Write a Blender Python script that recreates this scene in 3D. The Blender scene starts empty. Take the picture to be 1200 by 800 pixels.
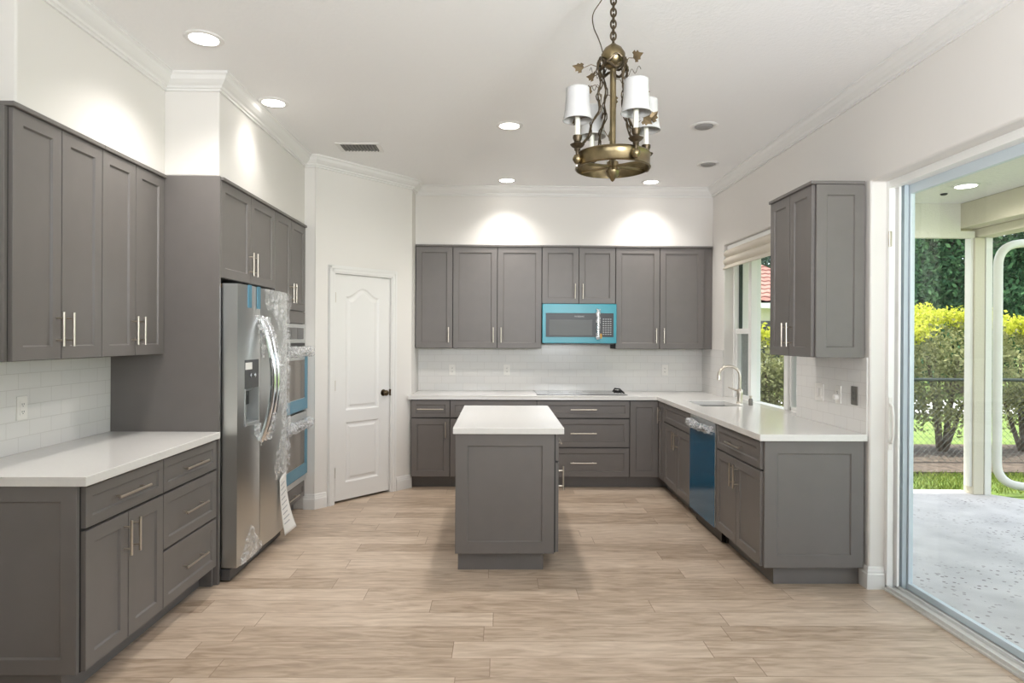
import bpy, bmesh, math, random
import numpy as np
from mathutils import Vector, Matrix, noise
random.seed(7)
S = bpy.context.scene
COL = S.collection
PI = math.pi

# ------------------------------------------------------------------ camera
F_PX, PX0, PY0, CAM_Z = 758.4054, 594.7287, 397.4177, 1.4805
YAW, PITCH, ROLL = 0.0135, 0.0022, -0.0051
def _rot(a, i, j):
    m = Matrix.Identity(3); c, s = math.cos(a), math.sin(a)
    m[i][i] = c; m[i][j] = -s; m[j][i] = s; m[j][j] = c
    return m
_R = _rot(ROLL, 0, 2) @ _rot(PITCH, 1, 2) @ _rot(YAW, 0, 1)
cam_d = bpy.data.cameras.new('camera'); cam = bpy.data.objects.new('camera', cam_d); COL.objects.link(cam)
cm = Matrix.Identity(4)
for k in range(3):
    cm[k][0] = _R[0][k]; cm[k][1] = _R[2][k]; cm[k][2] = -_R[1][k]
cm[2][3] = CAM_Z
cam.matrix_world = cm
cam_d.sensor_width = 36; cam_d.lens = F_PX / 1200 * 36
cam_d.shift_x = (600 - PX0) / 1200; cam_d.shift_y = (PY0 - 400) / 1200
cam_d.clip_start = 0.05; cam_d.clip_end = 300
S.camera = cam

# ------------------------------------------------------------------ world, sun, exposure
SKY_STRENGTH, SUN_STRENGTH, CAN_POWER, UPLIGHT_POWER, EXPOSURE = 0.52, 3.8, 44.0, 240.0, 0.90
S.view_settings.view_transform = 'Standard'; S.view_settings.look = 'None'
S.view_settings.exposure = EXPOSURE; S.view_settings.gamma = 1; S.view_settings.use_curve_mapping = False
W = bpy.data.worlds.new('World'); S.world = W; W.use_nodes = True
wn = W.node_tree.nodes; wn.clear()
sky = wn.new('ShaderNodeTexSky'); sky.sky_type = 'NISHITA'; sky.sun_disc = False
sky.sun_elevation = math.radians(58); sky.sun_rotation = math.radians(-70); sky.dust_density = 2.0
hz = wn.new('ShaderNodeMixRGB'); hz.inputs[0].default_value = 0.68; hz.inputs[2].default_value = (2.2, 2.2, 2.2, 1)
bg = wn.new('ShaderNodeBackground'); bg.inputs[1].default_value = SKY_STRENGTH
wo = wn.new('ShaderNodeOutputWorld')
W.node_tree.links.new(sky.outputs[0], hz.inputs[1]); W.node_tree.links.new(hz.outputs[0], bg.inputs[0]); W.node_tree.links.new(bg.outputs[0], wo.inputs[0])
sd = bpy.data.lights.new('sun', 'SUN'); sd.energy = SUN_STRENGTH; sd.angle = math.radians(2); sd.color = (1, .95, .85)
sun = bpy.data.objects.new('sun', sd); COL.objects.link(sun)
sun.rotation_euler = Vector((0.42, -0.05, -0.9)).to_track_quat('-Z', 'Y').to_euler()

# ------------------------------------------------------------------ materials
def nodes(name):
    m = bpy.data.materials.new(name); m.use_nodes = True
    nt = m.node_tree; b = nt.nodes['Principled BSDF']
    return m, nt, b
def srgb(r, g, b):
    f = lambda c: (c/255/12.92) if c/255 <= .04045 else ((c/255+.055)/1.055)**2.4
    return (f(r), f(g), f(b), 1)
def mat(name, col, rough=.5, metal=0, spec=.5, bump=0, bscale=200, emit=None, estr=0, vary=0, vscale=4, coat=0):
    m, nt, b = nodes(name); N = nt.nodes; L = nt.links
    b.inputs['Base Color'].default_value = col; b.inputs['Roughness'].default_value = rough
    b.inputs['Metallic'].default_value = metal; b.inputs['Specular IOR Level'].default_value = spec
    b.inputs['Coat Weight'].default_value = coat
    if emit:
        b.inputs['Emission Color'].default_value = emit; b.inputs['Emission Strength'].default_value = estr
    tc = N.new('ShaderNodeTexCoord')
    if bump:
        n = N.new('ShaderNodeTexNoise'); n.inputs['Scale'].default_value = bscale; n.inputs['Detail'].default_value = 3
        bp = N.new('ShaderNodeBump'); bp.inputs['Strength'].default_value = bump; bp.inputs['Distance'].default_value = .004
        L.new(tc.outputs['Object'], n.inputs['Vector']); L.new(n.outputs['Fac'], bp.inputs['Height']); L.new(bp.outputs[0], b.inputs['Normal'])
    if vary:
        n2 = N.new('ShaderNodeTexNoise'); n2.inputs['Scale'].default_value = vscale; n2.inputs['Detail'].default_value = 4
        cr = N.new('ShaderNodeValToRGB')
        lo = [c*(1-vary) for c in col[:3]] + [1]; hi = [min(1, c*(1+vary)) for c in col[:3]] + [1]
        cr.color_ramp.elements[0].position = .3; cr.color_ramp.elements[1].position = .7
        cr.color_ramp.elements[0].color = lo; cr.color_ramp.elements[1].color = hi
        L.new(tc.outputs['Object'], n2.inputs['Vector']); L.new(n2.outputs['Fac'], cr.inputs[0]); L.new(cr.outputs[0], b.inputs['Base Color'])
    return m
M = {}
M['wall'] = mat('wall_paint', srgb(227, 223, 218), .6, bump=.08, bscale=120)
M['rearwall'] = mat('taupe_rear_wall_paint', srgb(120, 112, 104), .7)  # unseen wall, coloured dark so less light bounces forward
M['ceiling'] = mat('ceiling_texture', srgb(243, 242, 241), .8, bump=.6, bscale=55)
M['trim'] = mat('white_trim_paint', srgb(230, 228, 225), .35)
M['cab'] = mat('grey_cabinet_paint', srgb(112, 107, 104), .42, vary=.03, vscale=9)
M['cabin'] = mat('cabinet_shadow_gap', srgb(48, 46, 45), .6)  # carcass coloured dark to stand in for shade in the gaps between fronts
M['quartz'] = mat('white_quartz', srgb(228, 225, 221), .16, vary=.012, vscale=60)
M['nickel'] = mat('brushed_nickel', srgb(205, 196, 184), .28, 1, bump=.03, bscale=900)
M['chrome'] = mat('chrome', srgb(225, 226, 228), .12, 1)
M['steel'] = mat('stainless_steel', srgb(212, 214, 213), .30, 1)
M['sinksteel'] = mat('satin_sink_steel', srgb(140, 139, 136), .4, .8)
M['steel_dark'] = mat('dark_appliance_side', srgb(95, 95, 96), .45, .6)
M['recess'] = mat('grey_dispenser_recess', srgb(168, 170, 170), .35, .3)
M['black'] = mat('black_plastic', srgb(22, 22, 23), .35)
M['gasket'] = mat('black_rubber', srgb(30, 28, 27), .7)
M['blackglass'] = mat('black_glass', srgb(70, 70, 70), .07, 0, .8)
M['teal'] = mat('teal_protective_film', srgb(6, 142, 160), .3, .0, .5, bump=.15, bscale=12)
M['blue'] = mat('blue_protective_film', srgb(12, 92, 128), .14, .3, .7, bump=.1, bscale=6)
M['bluef'] = mat('pale_blue_film', srgb(86, 142, 166), .3, .2, bump=.15, bscale=14)
M['mwin'] = mat('microwave_window', srgb(98, 100, 100), .45)
M['ovenglass'] = mat('oven_glass', srgb(120, 112, 104), .12, .5)
M['mwtext'] = mat('pale_print', srgb(190, 190, 190), .5)
M['white_plastic'] = mat('white_plastic', srgb(236, 232, 226), .35)
M['greyplate'] = mat('grey_plate', srgb(120, 116, 110), .35, .6)
M['brass'] = mat('antique_brass', srgb(130, 116, 88), .33, 1, vary=.35, vscale=14)
M['bronze'] = mat('dark_bronze', srgb(86, 75, 60), .42, .85, vary=.35, vscale=40)
M['leafmetal'] = mat('patinated_leaf_metal', srgb(112, 96, 72), .5, .75, vary=.3, vscale=30)
M['shade'] = mat('white_fabric_shade', srgb(184, 182, 180), .8, bump=.05, bscale=300)
M['candle'] = mat('ivory_candle_sleeve', srgb(238, 234, 222), .5)
M['knob'] = mat('antique_bronze_knob', srgb(98, 84, 66), .3, 1)
M['alu'] = mat('white_aluminium', srgb(243, 242, 239), .4)
M['track'] = mat('grey_aluminium_track', srgb(214, 213, 210), .4, .0)
M['extalu'] = mat('weathered_white_metal', srgb(222, 219, 210), .5)
M['bluealu'] = mat('pale_blue_grey_aluminium', srgb(212, 222, 228), .35, .0)
M['slateblue'] = mat('slate_seal', srgb(188, 200, 207), .4)
M['lamp_on'] = mat('lit_lamp_lens', (1, 1, 1, 1), .5, emit=(1, .96, .9, 1), estr=6)
M['lamp_off'] = mat('unlit_lamp_lens', srgb(150, 148, 146), .5)
M['paper'] = mat('printed_paper', srgb(240, 238, 234), .7)
M['ink'] = mat('grey_ink', srgb(188, 188, 190), .7)
M['shadecloth'] = mat('cream_roller_cloth', srgb(226, 218, 204), .8, bump=.1, bscale=150)
M['stucco'] = mat('cream_stucco', srgb(226, 222, 210), .85, bump=.7, bscale=60)
M['stuccob'] = mat('beige_stucco', srgb(206, 198, 178), .85, bump=.5, bscale=60)
M['patio_ceiling'] = mat('popcorn_ceiling', srgb(232, 229, 223), .9, bump=1.0, bscale=45, vary=.05, vscale=35)
M['bark'] = mat('bark', srgb(92, 78, 64), .9, bump=.6, bscale=30, vary=.3, vscale=12)
M['bounce_slab'] = mat('pale_bounce_slab', srgb(226, 220, 212), .8, vary=.05)
M['mulch'] = mat('brown_mulch', srgb(98, 86, 76), .95, bump=1.0, bscale=25, vary=.5, vscale=18)
M['fence'] = mat('dark_green_fence_steel', srgb(58, 66, 62), .5, .3)
M['housewall'] = mat('neighbour_stucco', srgb(214, 208, 190), .85, bump=.3, bscale=30)
M['cardboard'] = mat('cardboard', srgb(178, 150, 116), .8)
M['orange'] = mat('orange_tag', srgb(214, 160, 60), .6)

def m_floor():
    m, nt, b = nodes('oak_plank_floor'); N = nt.nodes; L = nt.links
    def mt(op, a, bb=None):
        n = N.new('ShaderNodeMath'); n.operation = op
        for i, v in ((0, a), (1, bb)):
            if v is None: continue
            if isinstance(v, (int, float)): n.inputs[i].default_value = v
            else: L.new(v, n.inputs[i])
        return n.outputs[0]
    tc = N.new('ShaderNodeTexCoord'); sp = N.new('ShaderNodeSeparateXYZ'); L.new(tc.outputs['Object'], sp.inputs[0])
    X, Y = sp.outputs[0], sp.outputs[1]
    PW, PL = .166, 1.22
    yr = mt('DIVIDE', Y, PW); row = mt('FLOOR', yr); fy = mt('SUBTRACT', yr, row)
    wn_ = N.new('ShaderNodeTexWhiteNoise'); wn_.noise_dimensions = '1D'; L.new(row, wn_.inputs['W'])
    xo = mt('ADD', mt('DIVIDE', X, PL), mt('MULTIPLY', wn_.outputs['Value'], 7.3)); cx = mt('FLOOR', xo); fx = mt('SUBTRACT', xo, cx)
    cb = N.new('ShaderNodeCombineXYZ'); L.new(cx, cb.inputs[0]); L.new(row, cb.inputs[1])
    w2 = N.new('ShaderNodeTexWhiteNoise'); w2.noise_dimensions = '2D'; L.new(cb.outputs[0], w2.inputs['Vector'])
    rnd = w2.outputs['Value']
    # grain: noise stretched along the plank, offset per plank
    g = N.new('ShaderNodeCombineXYZ'); L.new(mt('ADD', mt('MULTIPLY', X, 2.4), mt('MULTIPLY', rnd, 40)), g.inputs[0]); L.new(mt('MULTIPLY', Y, 13), g.inputs[1]); L.new(mt('MULTIPLY', rnd, 9), g.inputs[2])
    n1 = N.new('ShaderNodeTexNoise'); n1.inputs['Scale'].default_value = 2.2; n1.inputs['Detail'].default_value = 7; n1.inputs['Distortion'].default_value = .7; L.new(g.outputs[0], n1.inputs['Vector'])
    g2 = N.new('ShaderNodeCombineXYZ'); L.new(mt('ADD', mt('MULTIPLY', X, 3), mt('MULTIPLY', rnd, 70)), g2.inputs[0]); L.new(mt('MULTIPLY', Y, 90), g2.inputs[1])
    n2 = N.new('ShaderNodeTexNoise'); n2.inputs['Scale'].default_value = 3; n2.inputs['Detail'].default_value = 4; L.new(g2.outputs[0], n2.inputs['Vector'])
    v = mt('ADD', mt('ADD', mt('MULTIPLY', n1.outputs['Fac'], .62), mt('MULTIPLY', n2.outputs['Fac'], .18)), mt('MULTIPLY', rnd, .20))
    cr = N.new('ShaderNodeValToRGB'); L.new(v, cr.inputs[0])
    e = cr.color_ramp.elements; e[0].position = .30; e[0].color = srgb(158, 137, 116); e[1].position = .70; e[1].color = srgb(214, 195, 175)
    k = cr.color_ramp.elements.new(.5); k.color = srgb(193, 172, 151)
    gx = mt('LESS_THAN', mt('MINIMUM', fx, mt('SUBTRACT', 1, fx)), .0016); gy = mt('LESS_THAN', mt('MINIMUM', fy, mt('SUBTRACT', 1, fy)), .009)
    gap = mt('MAXIMUM', gx, gy)
    mx = N.new('ShaderNodeMixRGB'); mx.inputs[2].default_value = srgb(136, 112, 92); L.new(mt('MULTIPLY', gap, .75), mx.inputs[0]); L.new(cr.outputs[0], mx.inputs[1])
    L.new(mx.outputs[0], b.inputs['Base Color'])
    bp = N.new('ShaderNodeBump'); bp.inputs['Strength'].default_value = .25; bp.inputs['Distance'].default_value = .002
    L.new(mt('SUBTRACT', mt('MULTIPLY', n2.outputs['Fac'], .3), gap), bp.inputs['Height']); L.new(bp.outputs[0], b.inputs['Normal'])
    b.inputs['Roughness'].default_value = .34; b.inputs['Specular IOR Level'].default_value = .4
    return m
M['floor'] = m_floor()

def m_tile(axis):
    m, nt, b = nodes('white_subway_tile_' + axis); N = nt.nodes; L = nt.links
    tc = N.new('ShaderNodeTexCoord'); sp = N.new('ShaderNodeSeparateXYZ'); L.new(tc.outputs['Object'], sp.inputs[0])
    cb = N.new('ShaderNodeCombineXYZ'); L.new(sp.outputs['XYZ'.index(axis)], cb.inputs[0])
    ad = N.new('ShaderNodeMath'); ad.operation = 'ADD'; ad.inputs[1].default_value = -.914; L.new(sp.outputs[2], ad.inputs[0]); L.new(ad.outputs[0], cb.inputs[1])
    br = N.new('ShaderNodeTexBrick'); br.inputs['Scale'].default_value = 1; br.inputs['Brick Width'].default_value = .153; br.inputs['Row Height'].default_value = .0765
    br.inputs['Mortar Size'].default_value = .0016; br.inputs['Mortar Smooth'].default_value = .3; br.inputs['Bias'].default_value = -.2
    br.inputs['Color1'].default_value = srgb(228, 225, 221); br.inputs['Color2'].default_value = srgb(224, 222, 219); br.inputs['Mortar'].default_value = srgb(212, 208, 203)
    L.new(cb.outputs[0], br.inputs['Vector']); L.new(br.outputs['Color'], b.inputs['Base Color'])
    bp = N.new('ShaderNodeBump'); bp.invert = True; bp.inputs['Strength'].default_value = .4; bp.inputs['Distance'].default_value = .002
    L.new(br.outputs['Fac'], bp.inputs['Height']); L.new(bp.outputs[0], b.inputs['Normal'])
    b.inputs['Roughness'].default_value = .18
    return m
M['tileX'] = m_tile('X'); M['tileY'] = m_tile('Y')

def m_glass(name, tint, refl=.06, trans=(1, 1, 1, 1)):
    m = bpy.data.materials.new(name); m.use_nodes = True; nt = m.node_tree; N = nt.nodes; N.clear()
    o = N.new('ShaderNodeOutputMaterial'); t = N.new('ShaderNodeBsdfTransparent'); g = N.new('ShaderNodeBsdfGlossy'); x = N.new('ShaderNodeMixShader')
    t.inputs[0].default_value = trans; g.inputs[0].default_value = tint; g.inputs[1].default_value = .02; x.inputs[0].default_value = refl
    nt.links.new(t.outputs[0], x.inputs[1]); nt.links.new(g.outputs[0], x.inputs[2]); nt.links.new(x.outputs[0], o.inputs[0])
    return m
M['glass'] = m_glass('clear_window_glass', (1, 1, 1, 1), .03, (.97, .985, .98, 1))
def m_wrap():
    m = bpy.data.materials.new('crumpled_clear_plastic'); m.use_nodes = True; nt = m.node_tree; N = nt.nodes; N.clear(); L = nt.links
    o = N.new('ShaderNodeOutputMaterial'); t = N.new('ShaderNodeBsdfTransparent'); p = N.new('ShaderNodeBsdfPrincipled'); x = N.new('ShaderNodeMixShader')
    p.inputs['Base Color'].default_value = srgb(235, 235, 236); p.inputs['Roughness'].default_value = .12; p.inputs['Specular IOR Level'].default_value = .9
    tc = N.new('ShaderNodeTexCoord'); n = N.new('ShaderNodeTexNoise'); n.inputs['Scale'].default_value = 15; n.inputs['Detail'].default_value = 5; n.inputs['Distortion'].default_value = 2.2
    mr = N.new('ShaderNodeMapRange'); mr.inputs[1].default_value = .38; mr.inputs[2].default_value = .68; mr.inputs[3].default_value = .04; mr.inputs[4].default_value = .72
    bp = N.new('ShaderNodeBump'); bp.inputs['Strength'].default_value = .8; bp.inputs['Distance'].default_value = .01
    L.new(tc.outputs['Object'], n.inputs['Vector']); L.new(n.outputs['Fac'], mr.inputs[0]); L.new(mr.outputs[0], x.inputs[0]); L.new(n.outputs['Fac'], bp.inputs['Height']); L.new(bp.outputs[0], p.inputs['Normal'])
    L.new(t.outputs[0], x.inputs[1]); L.new(p.outputs[0], x.inputs[2]); L.new(x.outputs[0], o.inputs[0])
    return m
M['wrap'] = m_wrap()
def m_screen():
    m = bpy.data.materials.new('insect_screen_mesh'); m.use_nodes = True; nt = m.node_tree; N = nt.nodes; N.clear()
    o = N.new('ShaderNodeOutputMaterial'); t = N.new('ShaderNodeBsdfTransparent'); d = N.new('ShaderNodeBsdfDiffuse'); x = N.new('ShaderNodeMixShader')
    d.inputs[0].default_value = srgb(96, 98, 98); x.inputs[0].default_value = .5
    nt.links.new(t.outputs[0], x.inputs[1]); nt.links.new(d.outputs[0], x.inputs[2]); nt.links.new(x.outputs[0], o.inputs[0])
    return m
M['screen'] = m_screen()
def m_leaf(name, c1, c2, trans=.35):
    m = bpy.data.materials.new(name); m.use_nodes = True; nt = m.node_tree; N = nt.nodes; N.clear(); L = nt.links
    o = N.new('ShaderNodeOutputMaterial'); d = N.new('ShaderNodeBsdfDiffuse'); t = N.new('ShaderNodeBsdfTranslucent'); x = N.new('ShaderNodeMixShader'); x.inputs[0].default_value = trans
    gm = N.new('ShaderNodeNewGeometry'); cr = N.new('ShaderNodeValToRGB'); cr.color_ramp.elements[0].color = c1; cr.color_ramp.elements[1].color = c2
    L.new(gm.outputs['Random Per Island'], cr.inputs[0]); L.new(cr.outputs[0], d.inputs[0]); L.new(cr.outputs[0], t.inputs[0])
    L.new(d.outputs[0], x.inputs[1]); L.new(t.outputs[0], x.inputs[2]); L.new(x.outputs[0], o.inputs[0])
    return m
M['hedge'] = m_leaf('hedge_leaf', srgb(130, 134, 92), srgb(178, 178, 132))
M['hedgetop'] = m_leaf('sunlit_new_hedge_leaf', srgb(178, 186, 58), srgb(222, 220, 96), .45)  # yellow new leaves, with sunlight from above also put into the colour
M['treeleaf'] = m_leaf('dark_tree_leaf', srgb(48, 78, 56), srgb(92, 126, 86), .25)
M['treeleaf2'] = m_leaf('blue_green_tree_leaf', srgb(70, 96, 88), srgb(132, 158, 142), .25)
M['grassblade'] = m_leaf('grass_blade', srgb(92, 112, 50), srgb(146, 156, 84), .3)
def m_lawn():
    m = mat('lawn_soil_and_grass', srgb(112, 134, 62), .95, bump=.8, bscale=60, vary=.3, vscale=3)
    return m
M['lawn'] = m_lawn()
def m_patio():
    m, nt, b = nodes('speckled_patio_concrete'); N = nt.nodes; L = nt.links
    tc = N.new('ShaderNodeTexCoord')
    n = N.new('ShaderNodeTexNoise'); n.inputs['Scale'].default_value = 3; n.inputs['Detail'].default_value = 8; L.new(tc.outputs['Object'], n.inputs['Vector'])
    cr = N.new('ShaderNodeValToRGB'); cr.color_ramp.elements[0].position = .3; cr.color_ramp.elements[0].color = srgb(186, 183, 183); cr.color_ramp.elements[1].position = .7; cr.color_ramp.elements[1].color = srgb(214, 210, 209); L.new(n.outputs['Fac'], cr.inputs[0])
    v = N.new('ShaderNodeTexVoronoi'); v.inputs['Scale'].default_value = 22; L.new(tc.outputs['Object'], v.inputs['Vector'])
    lt = N.new('ShaderNodeMath'); lt.operation = 'LESS_THAN'; lt.inputs[1].default_value = .24; L.new(v.outputs['Distance'], lt.inputs[0])
    n3 = N.new('ShaderNodeTexNoise'); n3.inputs['Scale'].default_value = 1.4; L.new(tc.outputs['Object'], n3.inputs['Vector'])
    gt = N.new('ShaderNodeMapRange'); gt.inputs[1].default_value = .42; gt.inputs[2].default_value = .62; L.new(n3.outputs['Fac'], gt.inputs[0])
    mu = N.new('ShaderNodeMath'); mu.operation = 'MULTIPLY'; L.new(lt.outputs[0], mu.inputs[0]); L.new(gt.outputs[0], mu.inputs[1])
    mx = N.new('ShaderNodeMixRGB'); mx.inputs[2].default_value = srgb(128, 118, 118); L.new(mu.outputs[0], mx.inputs[0]); L.new(cr.outputs[0], mx.inputs[1]); L.new(mx.outputs[0], b.inputs['Base Color'])
    b.inputs['Roughness'].default_value = .6
    return m
M['patio'] = m_patio()
def m_roof():
    m, nt, b = nodes('clay_roof_tile'); N = nt.nodes; L = nt.links
    tc = N.new('ShaderNodeTexCoord'); n = N.new('ShaderNodeTexNoise'); n.inputs['Scale'].default_value = 1.5; n.inputs['Detail'].default_value = 5; L.new(tc.outputs['Object'], n.inputs['Vector'])
    cr = N.new('ShaderNodeValToRGB'); cr.color_ramp.elements[0].position = .35; cr.color_ramp.elements[0].color = srgb(146, 104, 95); cr.color_ramp.elements[1].position = .65; cr.color_ramp.elements[1].color = srgb(174, 134, 123)
    L.new(n.outputs['Fac'], cr.inputs[0]); L.new(cr.outputs[0], b.inputs['Base Color']); b.inputs['Roughness'].default_value = .95; b.inputs['Specular IOR Level'].default_value = .1
    return m
M['roof'] = m_roof()

# ------------------------------------------------------------------ mesh helpers
class MB:
    def __init__(self, mtx=None):
        self.bm = bmesh.new(); self.M = mtx or Matrix.Identity(4)
    def v(self, p): return self.bm.verts.new(self.M @ Vector(p))
    def f(self, vs):
        try: return self.bm.faces.new(vs)
        except ValueError: return None
    def box(self, x0, x1, y0, y1, z0, z1):
        a = [self.v((x, y, z)) for z in (z0, z1) for y in (y0, y1) for x in (x0, x1)]
        for q in ((0, 2, 3, 1), (4, 5, 7, 6), (0, 1, 5, 4), (2, 6, 7, 3), (0, 4, 6, 2), (1, 3, 7, 5)): self.f([a[i] for i in q])
        return self
    def prism(self, poly, z0, z1):
        b = [self.v((x, y, z0)) for x, y in poly]; t = [self.v((x, y, z1)) for x, y in poly]; n = len(poly)
        self.f(b[::-1]); self.f(t)
        for i in range(n): self.f([b[i], b[(i+1) % n], t[(i+1) % n], t[i]])
        return self
    def tube(self, pts, r, seg=10, cap=True, closed=False, flat=1.0):
        pts = [Vector(p) for p in pts]; n = len(pts); rr = r if isinstance(r, (list, tuple)) else [r]*n
        rings = []; prev = None
        for i in range(n):
            if closed: t = pts[(i+1) % n] - pts[i-1]
            else: t = pts[min(i+1, n-1)] - pts[max(i-1, 0)]
            if t.length < 1e-9: t = Vector((0, 0, 1))
            t.normalize()
            if prev is None:
                a = Vector((0, 0, 1)) if abs(t.z) < .9 else Vector((1, 0, 0)); u = t.cross(a).normalized()
            else:
                u = prev - t*prev.dot(t); u = u.normalized() if u.length > 1e-6 else t.orthogonal().normalized()
            prev = u; w = t.cross(u)
            rings.append([self.v(pts[i] + (u*math.cos(2*PI*k/seg) + w*math.sin(2*PI*k/seg)*flat)*rr[i]) for k in range(seg)])
        m = n if closed else n-1
        for i in range(m):
            A, B = rings[i], rings[(i+1) % n]
            for k in range(seg): self.f([A[k], A[(k+1) % seg], B[(k+1) % seg], B[k]])
        if cap and not closed: self.f(rings[0][::-1]); self.f(rings[-1])
        return self
    def lathe(self, prof, c=(0, 0, 0), seg=24, axis='Z', a0=0):
        rings = []
        for r, h in prof:
            ring = []
            for k in range(seg):
                a = 2*PI*k/seg + a0; p = (r*math.cos(a), r*math.sin(a), h)
                if axis == 'Y': p = (p[0], p[2], p[1])
                elif axis == 'X': p = (p[2], p[0], p[1])
                ring.append(self.v((c[0]+p[0], c[1]+p[1], c[2]+p[2])))
            rings.append(ring)
        for A, B in zip(rings, rings[1:]):
            for k in range(seg): self.f([A[k], A[(k+1) % seg], B[(k+1) % seg], B[k]])
        if prof[0] != prof[-1]:
            if prof[0][0] > 1e-6: self.f(rings[0][::-1])
            if prof[-1][0] > 1e-6: self.f(rings[-1])
        return self
    def shaker(self, x0, x1, z0, z1, y=-.02, t=.02, rail=.057, rec=.009, sl=.006):
        """door in the xz plane, front at y, with a recessed centre panel"""
        rl = min(rail, (x1-x0)*.3, (z1-z0)*.3)
        def ring(d, yy): return [self.v(p) for p in ((x0+d, yy, z0+d), (x1-d, yy, z0+d), (x1-d, yy, z1-d), (x0+d, yy, z1-d))]
        e = .0015
        back = ring(0, y+t); o0 = ring(0, y+e); o = ring(e, y); i = ring(rl, y); i2 = ring(rl+sl, y+rec)
        self.f(back)
        for A, B in ((back, o0), (o0, o), (o, i), (i, i2)):
            for k in range(4): self.f([A[(k+1) % 4], A[k], B[k], B[(k+1) % 4]])
        self.f(i2[::-1])
        return self
    def grid_surface(self, fn, nu, nv):
        g = [[self.v(fn(i/nu, j/nv)) for j in range(nv+1)] for i in range(nu+1)]
        for i in range(nu):
            for j in range(nv): self.f([g[i][j], g[i+1][j], g[i+1][j+1], g[i][j+1]])
        return self
    def build(self, name, m, parent=None, bevel=0, smooth=False, loc=None, seg=2, solid=0):
        bmesh.ops.remove_doubles(self.bm, verts=self.bm.verts, dist=1e-6)
        bmesh.ops.recalc_face_normals(self.bm, faces=self.bm.faces)
        me = bpy.data.meshes.new(name); self.bm.to_mesh(me); self.bm.free()
        me.materials.append(m)
        o = bpy.data.objects.new(name, me); COL.objects.link(o)
        if parent: o.parent = parent
        if loc: o.location = loc
        if smooth:
            me.polygons.foreach_set('use_smooth', [True]*len(me.polygons)); me.set_sharp_from_angle(angle=math.radians(40))
        if solid:
            s = o.modifiers.new('solid', 'SOLIDIFY'); s.thickness = solid
        if bevel:
            b = o.modifiers.new('bevel', 'BEVEL'); b.width = bevel; b.segments = seg; b.limit_method = 'ANGLE'; b.angle_limit = math.radians(40)
        return o
def cells(us, vs, solid, w0, w1, axis):
    """a slab cut into cells; axis = the thickness axis; solid(i, j) tells which cells exist"""
    mb = MB()
    def P(u, v, w): return {'X': (w, u, v), 'Y': (u, w, v), 'Z': (u, v, w)}[axis]
    V = {}
    def g(i, j, k):
        if (i, j, k) not in V: V[i, j, k] = mb.v(P(us[i], vs[j], (w0, w1)[k]))
        return V[i, j, k]
    nu, nv = len(us)-1, len(vs)-1
    ok = lambda i, j: 0 <= i < nu and 0 <= j < nv and solid(i, j)
    for i in range(nu):
        for j in range(nv):
            if not ok(i, j): continue
            for k in (0, 1): mb.f([g(i, j, k), g(i+1, j, k), g(i+1, j+1, k), g(i, j+1, k)])
            for (di, dj, a, b) in ((-1, 0, (i, j), (i, j+1)), (1, 0, (i+1, j), (i+1, j+1)), (0, -1, (i, j), (i+1, j)), (0, 1, (i, j+1), (i+1, j+1))):
                if not ok(i+di, j+dj): mb.f([g(*a, 0), g(*b, 0), g(*b, 1), g(*a, 1)])
    return mb
def sweep(path, prof, z):
    """mitred moulding along a floor path; prof = (distance out to the right of the path, height)"""
    mb = MB(); n = len(path); rings = []
    pv = [Vector(p) for p in path]
    for i in range(n):
        d0 = (pv[i]-pv[i-1]).normalized() if i else None; d1 = (pv[i+1]-pv[i]).normalized() if i < n-1 else None
        n0 = Vector((d0.y, -d0.x)) if d0 else None; n1 = Vector((d1.y, -d1.x)) if d1 else None
        if n0 is None: q = n1
        elif n1 is None: q = n0
        else: q = (n0+n1); q = q/max(.2, q.dot(n0))
        rings.append([mb.v((pv[i].x+q.x*a, pv[i].y+q.y*a, z+h)) for a, h in prof])
    for A, B in zip(rings, rings[1:]):
        m = len(prof)
        for k in range(m): mb.f([A[k], A[(k+1) % m], B[(k+1) % m], B[k]])
    mb.f(rings[0]); mb.f(rings[-1][::-1])
    return mb
def tag(o, label, cat, group=None, kind=None):
    o['label'] = label; o['category'] = cat
    if group: o['group'] = group
    if kind: o['kind'] = kind
    return o
def struct(o):
    o['kind'] = 'structure'; return o
def thing(name, label, cat, loc=(0, 0, 0), rz=0, group=None):
    o = bpy.data.objects.new(name, None); o.empty_display_size = .1; COL.objects.link(o)
    o.location = loc; o.rotation_euler = (0, 0, rz)
    return tag(o, label, cat, group)
def copy_tree(o, parent=None):
    c = o.copy(); COL.objects.link(c)
    if parent: c.parent = parent
    for ch in list(o.children): copy_tree(ch, c)
    return c

# ------------------------------------------------------------------ the room
XL, XR, YB, ZC = -2.312, 2.208, 6.976, 3.03
struct(MB().box(-2.52, 2.30, -4.3, 7.0, -.12, 0).build('floor', M['floor']))
struct(MB().box(-2.6, 2.46, -4.3, 7.2, ZC, ZC+.25).build('ceiling', M['ceiling']))
struct(MB().box(XL-.2, XR+.25, YB, YB+.2, 0, ZC).build('wall_back', M['wall']))
ul = [-4.3, -4.0, 1.9, YB]; vl = [0, 2.8, ZC]
struct(cells(ul, vl, lambda i, j: True, XL-.2, XL, 'X').build('wall_left', M['wall']))
DY0, DY1, DZ = -.3, 3.82, 2.42
WY0, WY1, WZ0, WZ1 = 4.75, 6.33, .885, 2.395
ur = [-4.2, DY0, DY1, WY0, WY1, YB]; vr = [0, WZ0, WZ1, DZ, ZC]
struct(cells(ur, vr, lambda i, j: not ((i == 1 and j < 3) or (i == 3 and j == 1)), XR, XR+.25, 'X').build('wall_right', M['wall'], bevel=.012, seg=3))
struct(cells([-2.5, -2.2, 2.1, 2.45], [0, 2.8, ZC], lambda i, j: True, -4.4, -4.2, 'Y').build('wall_rear', M['rearwall']))
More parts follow.
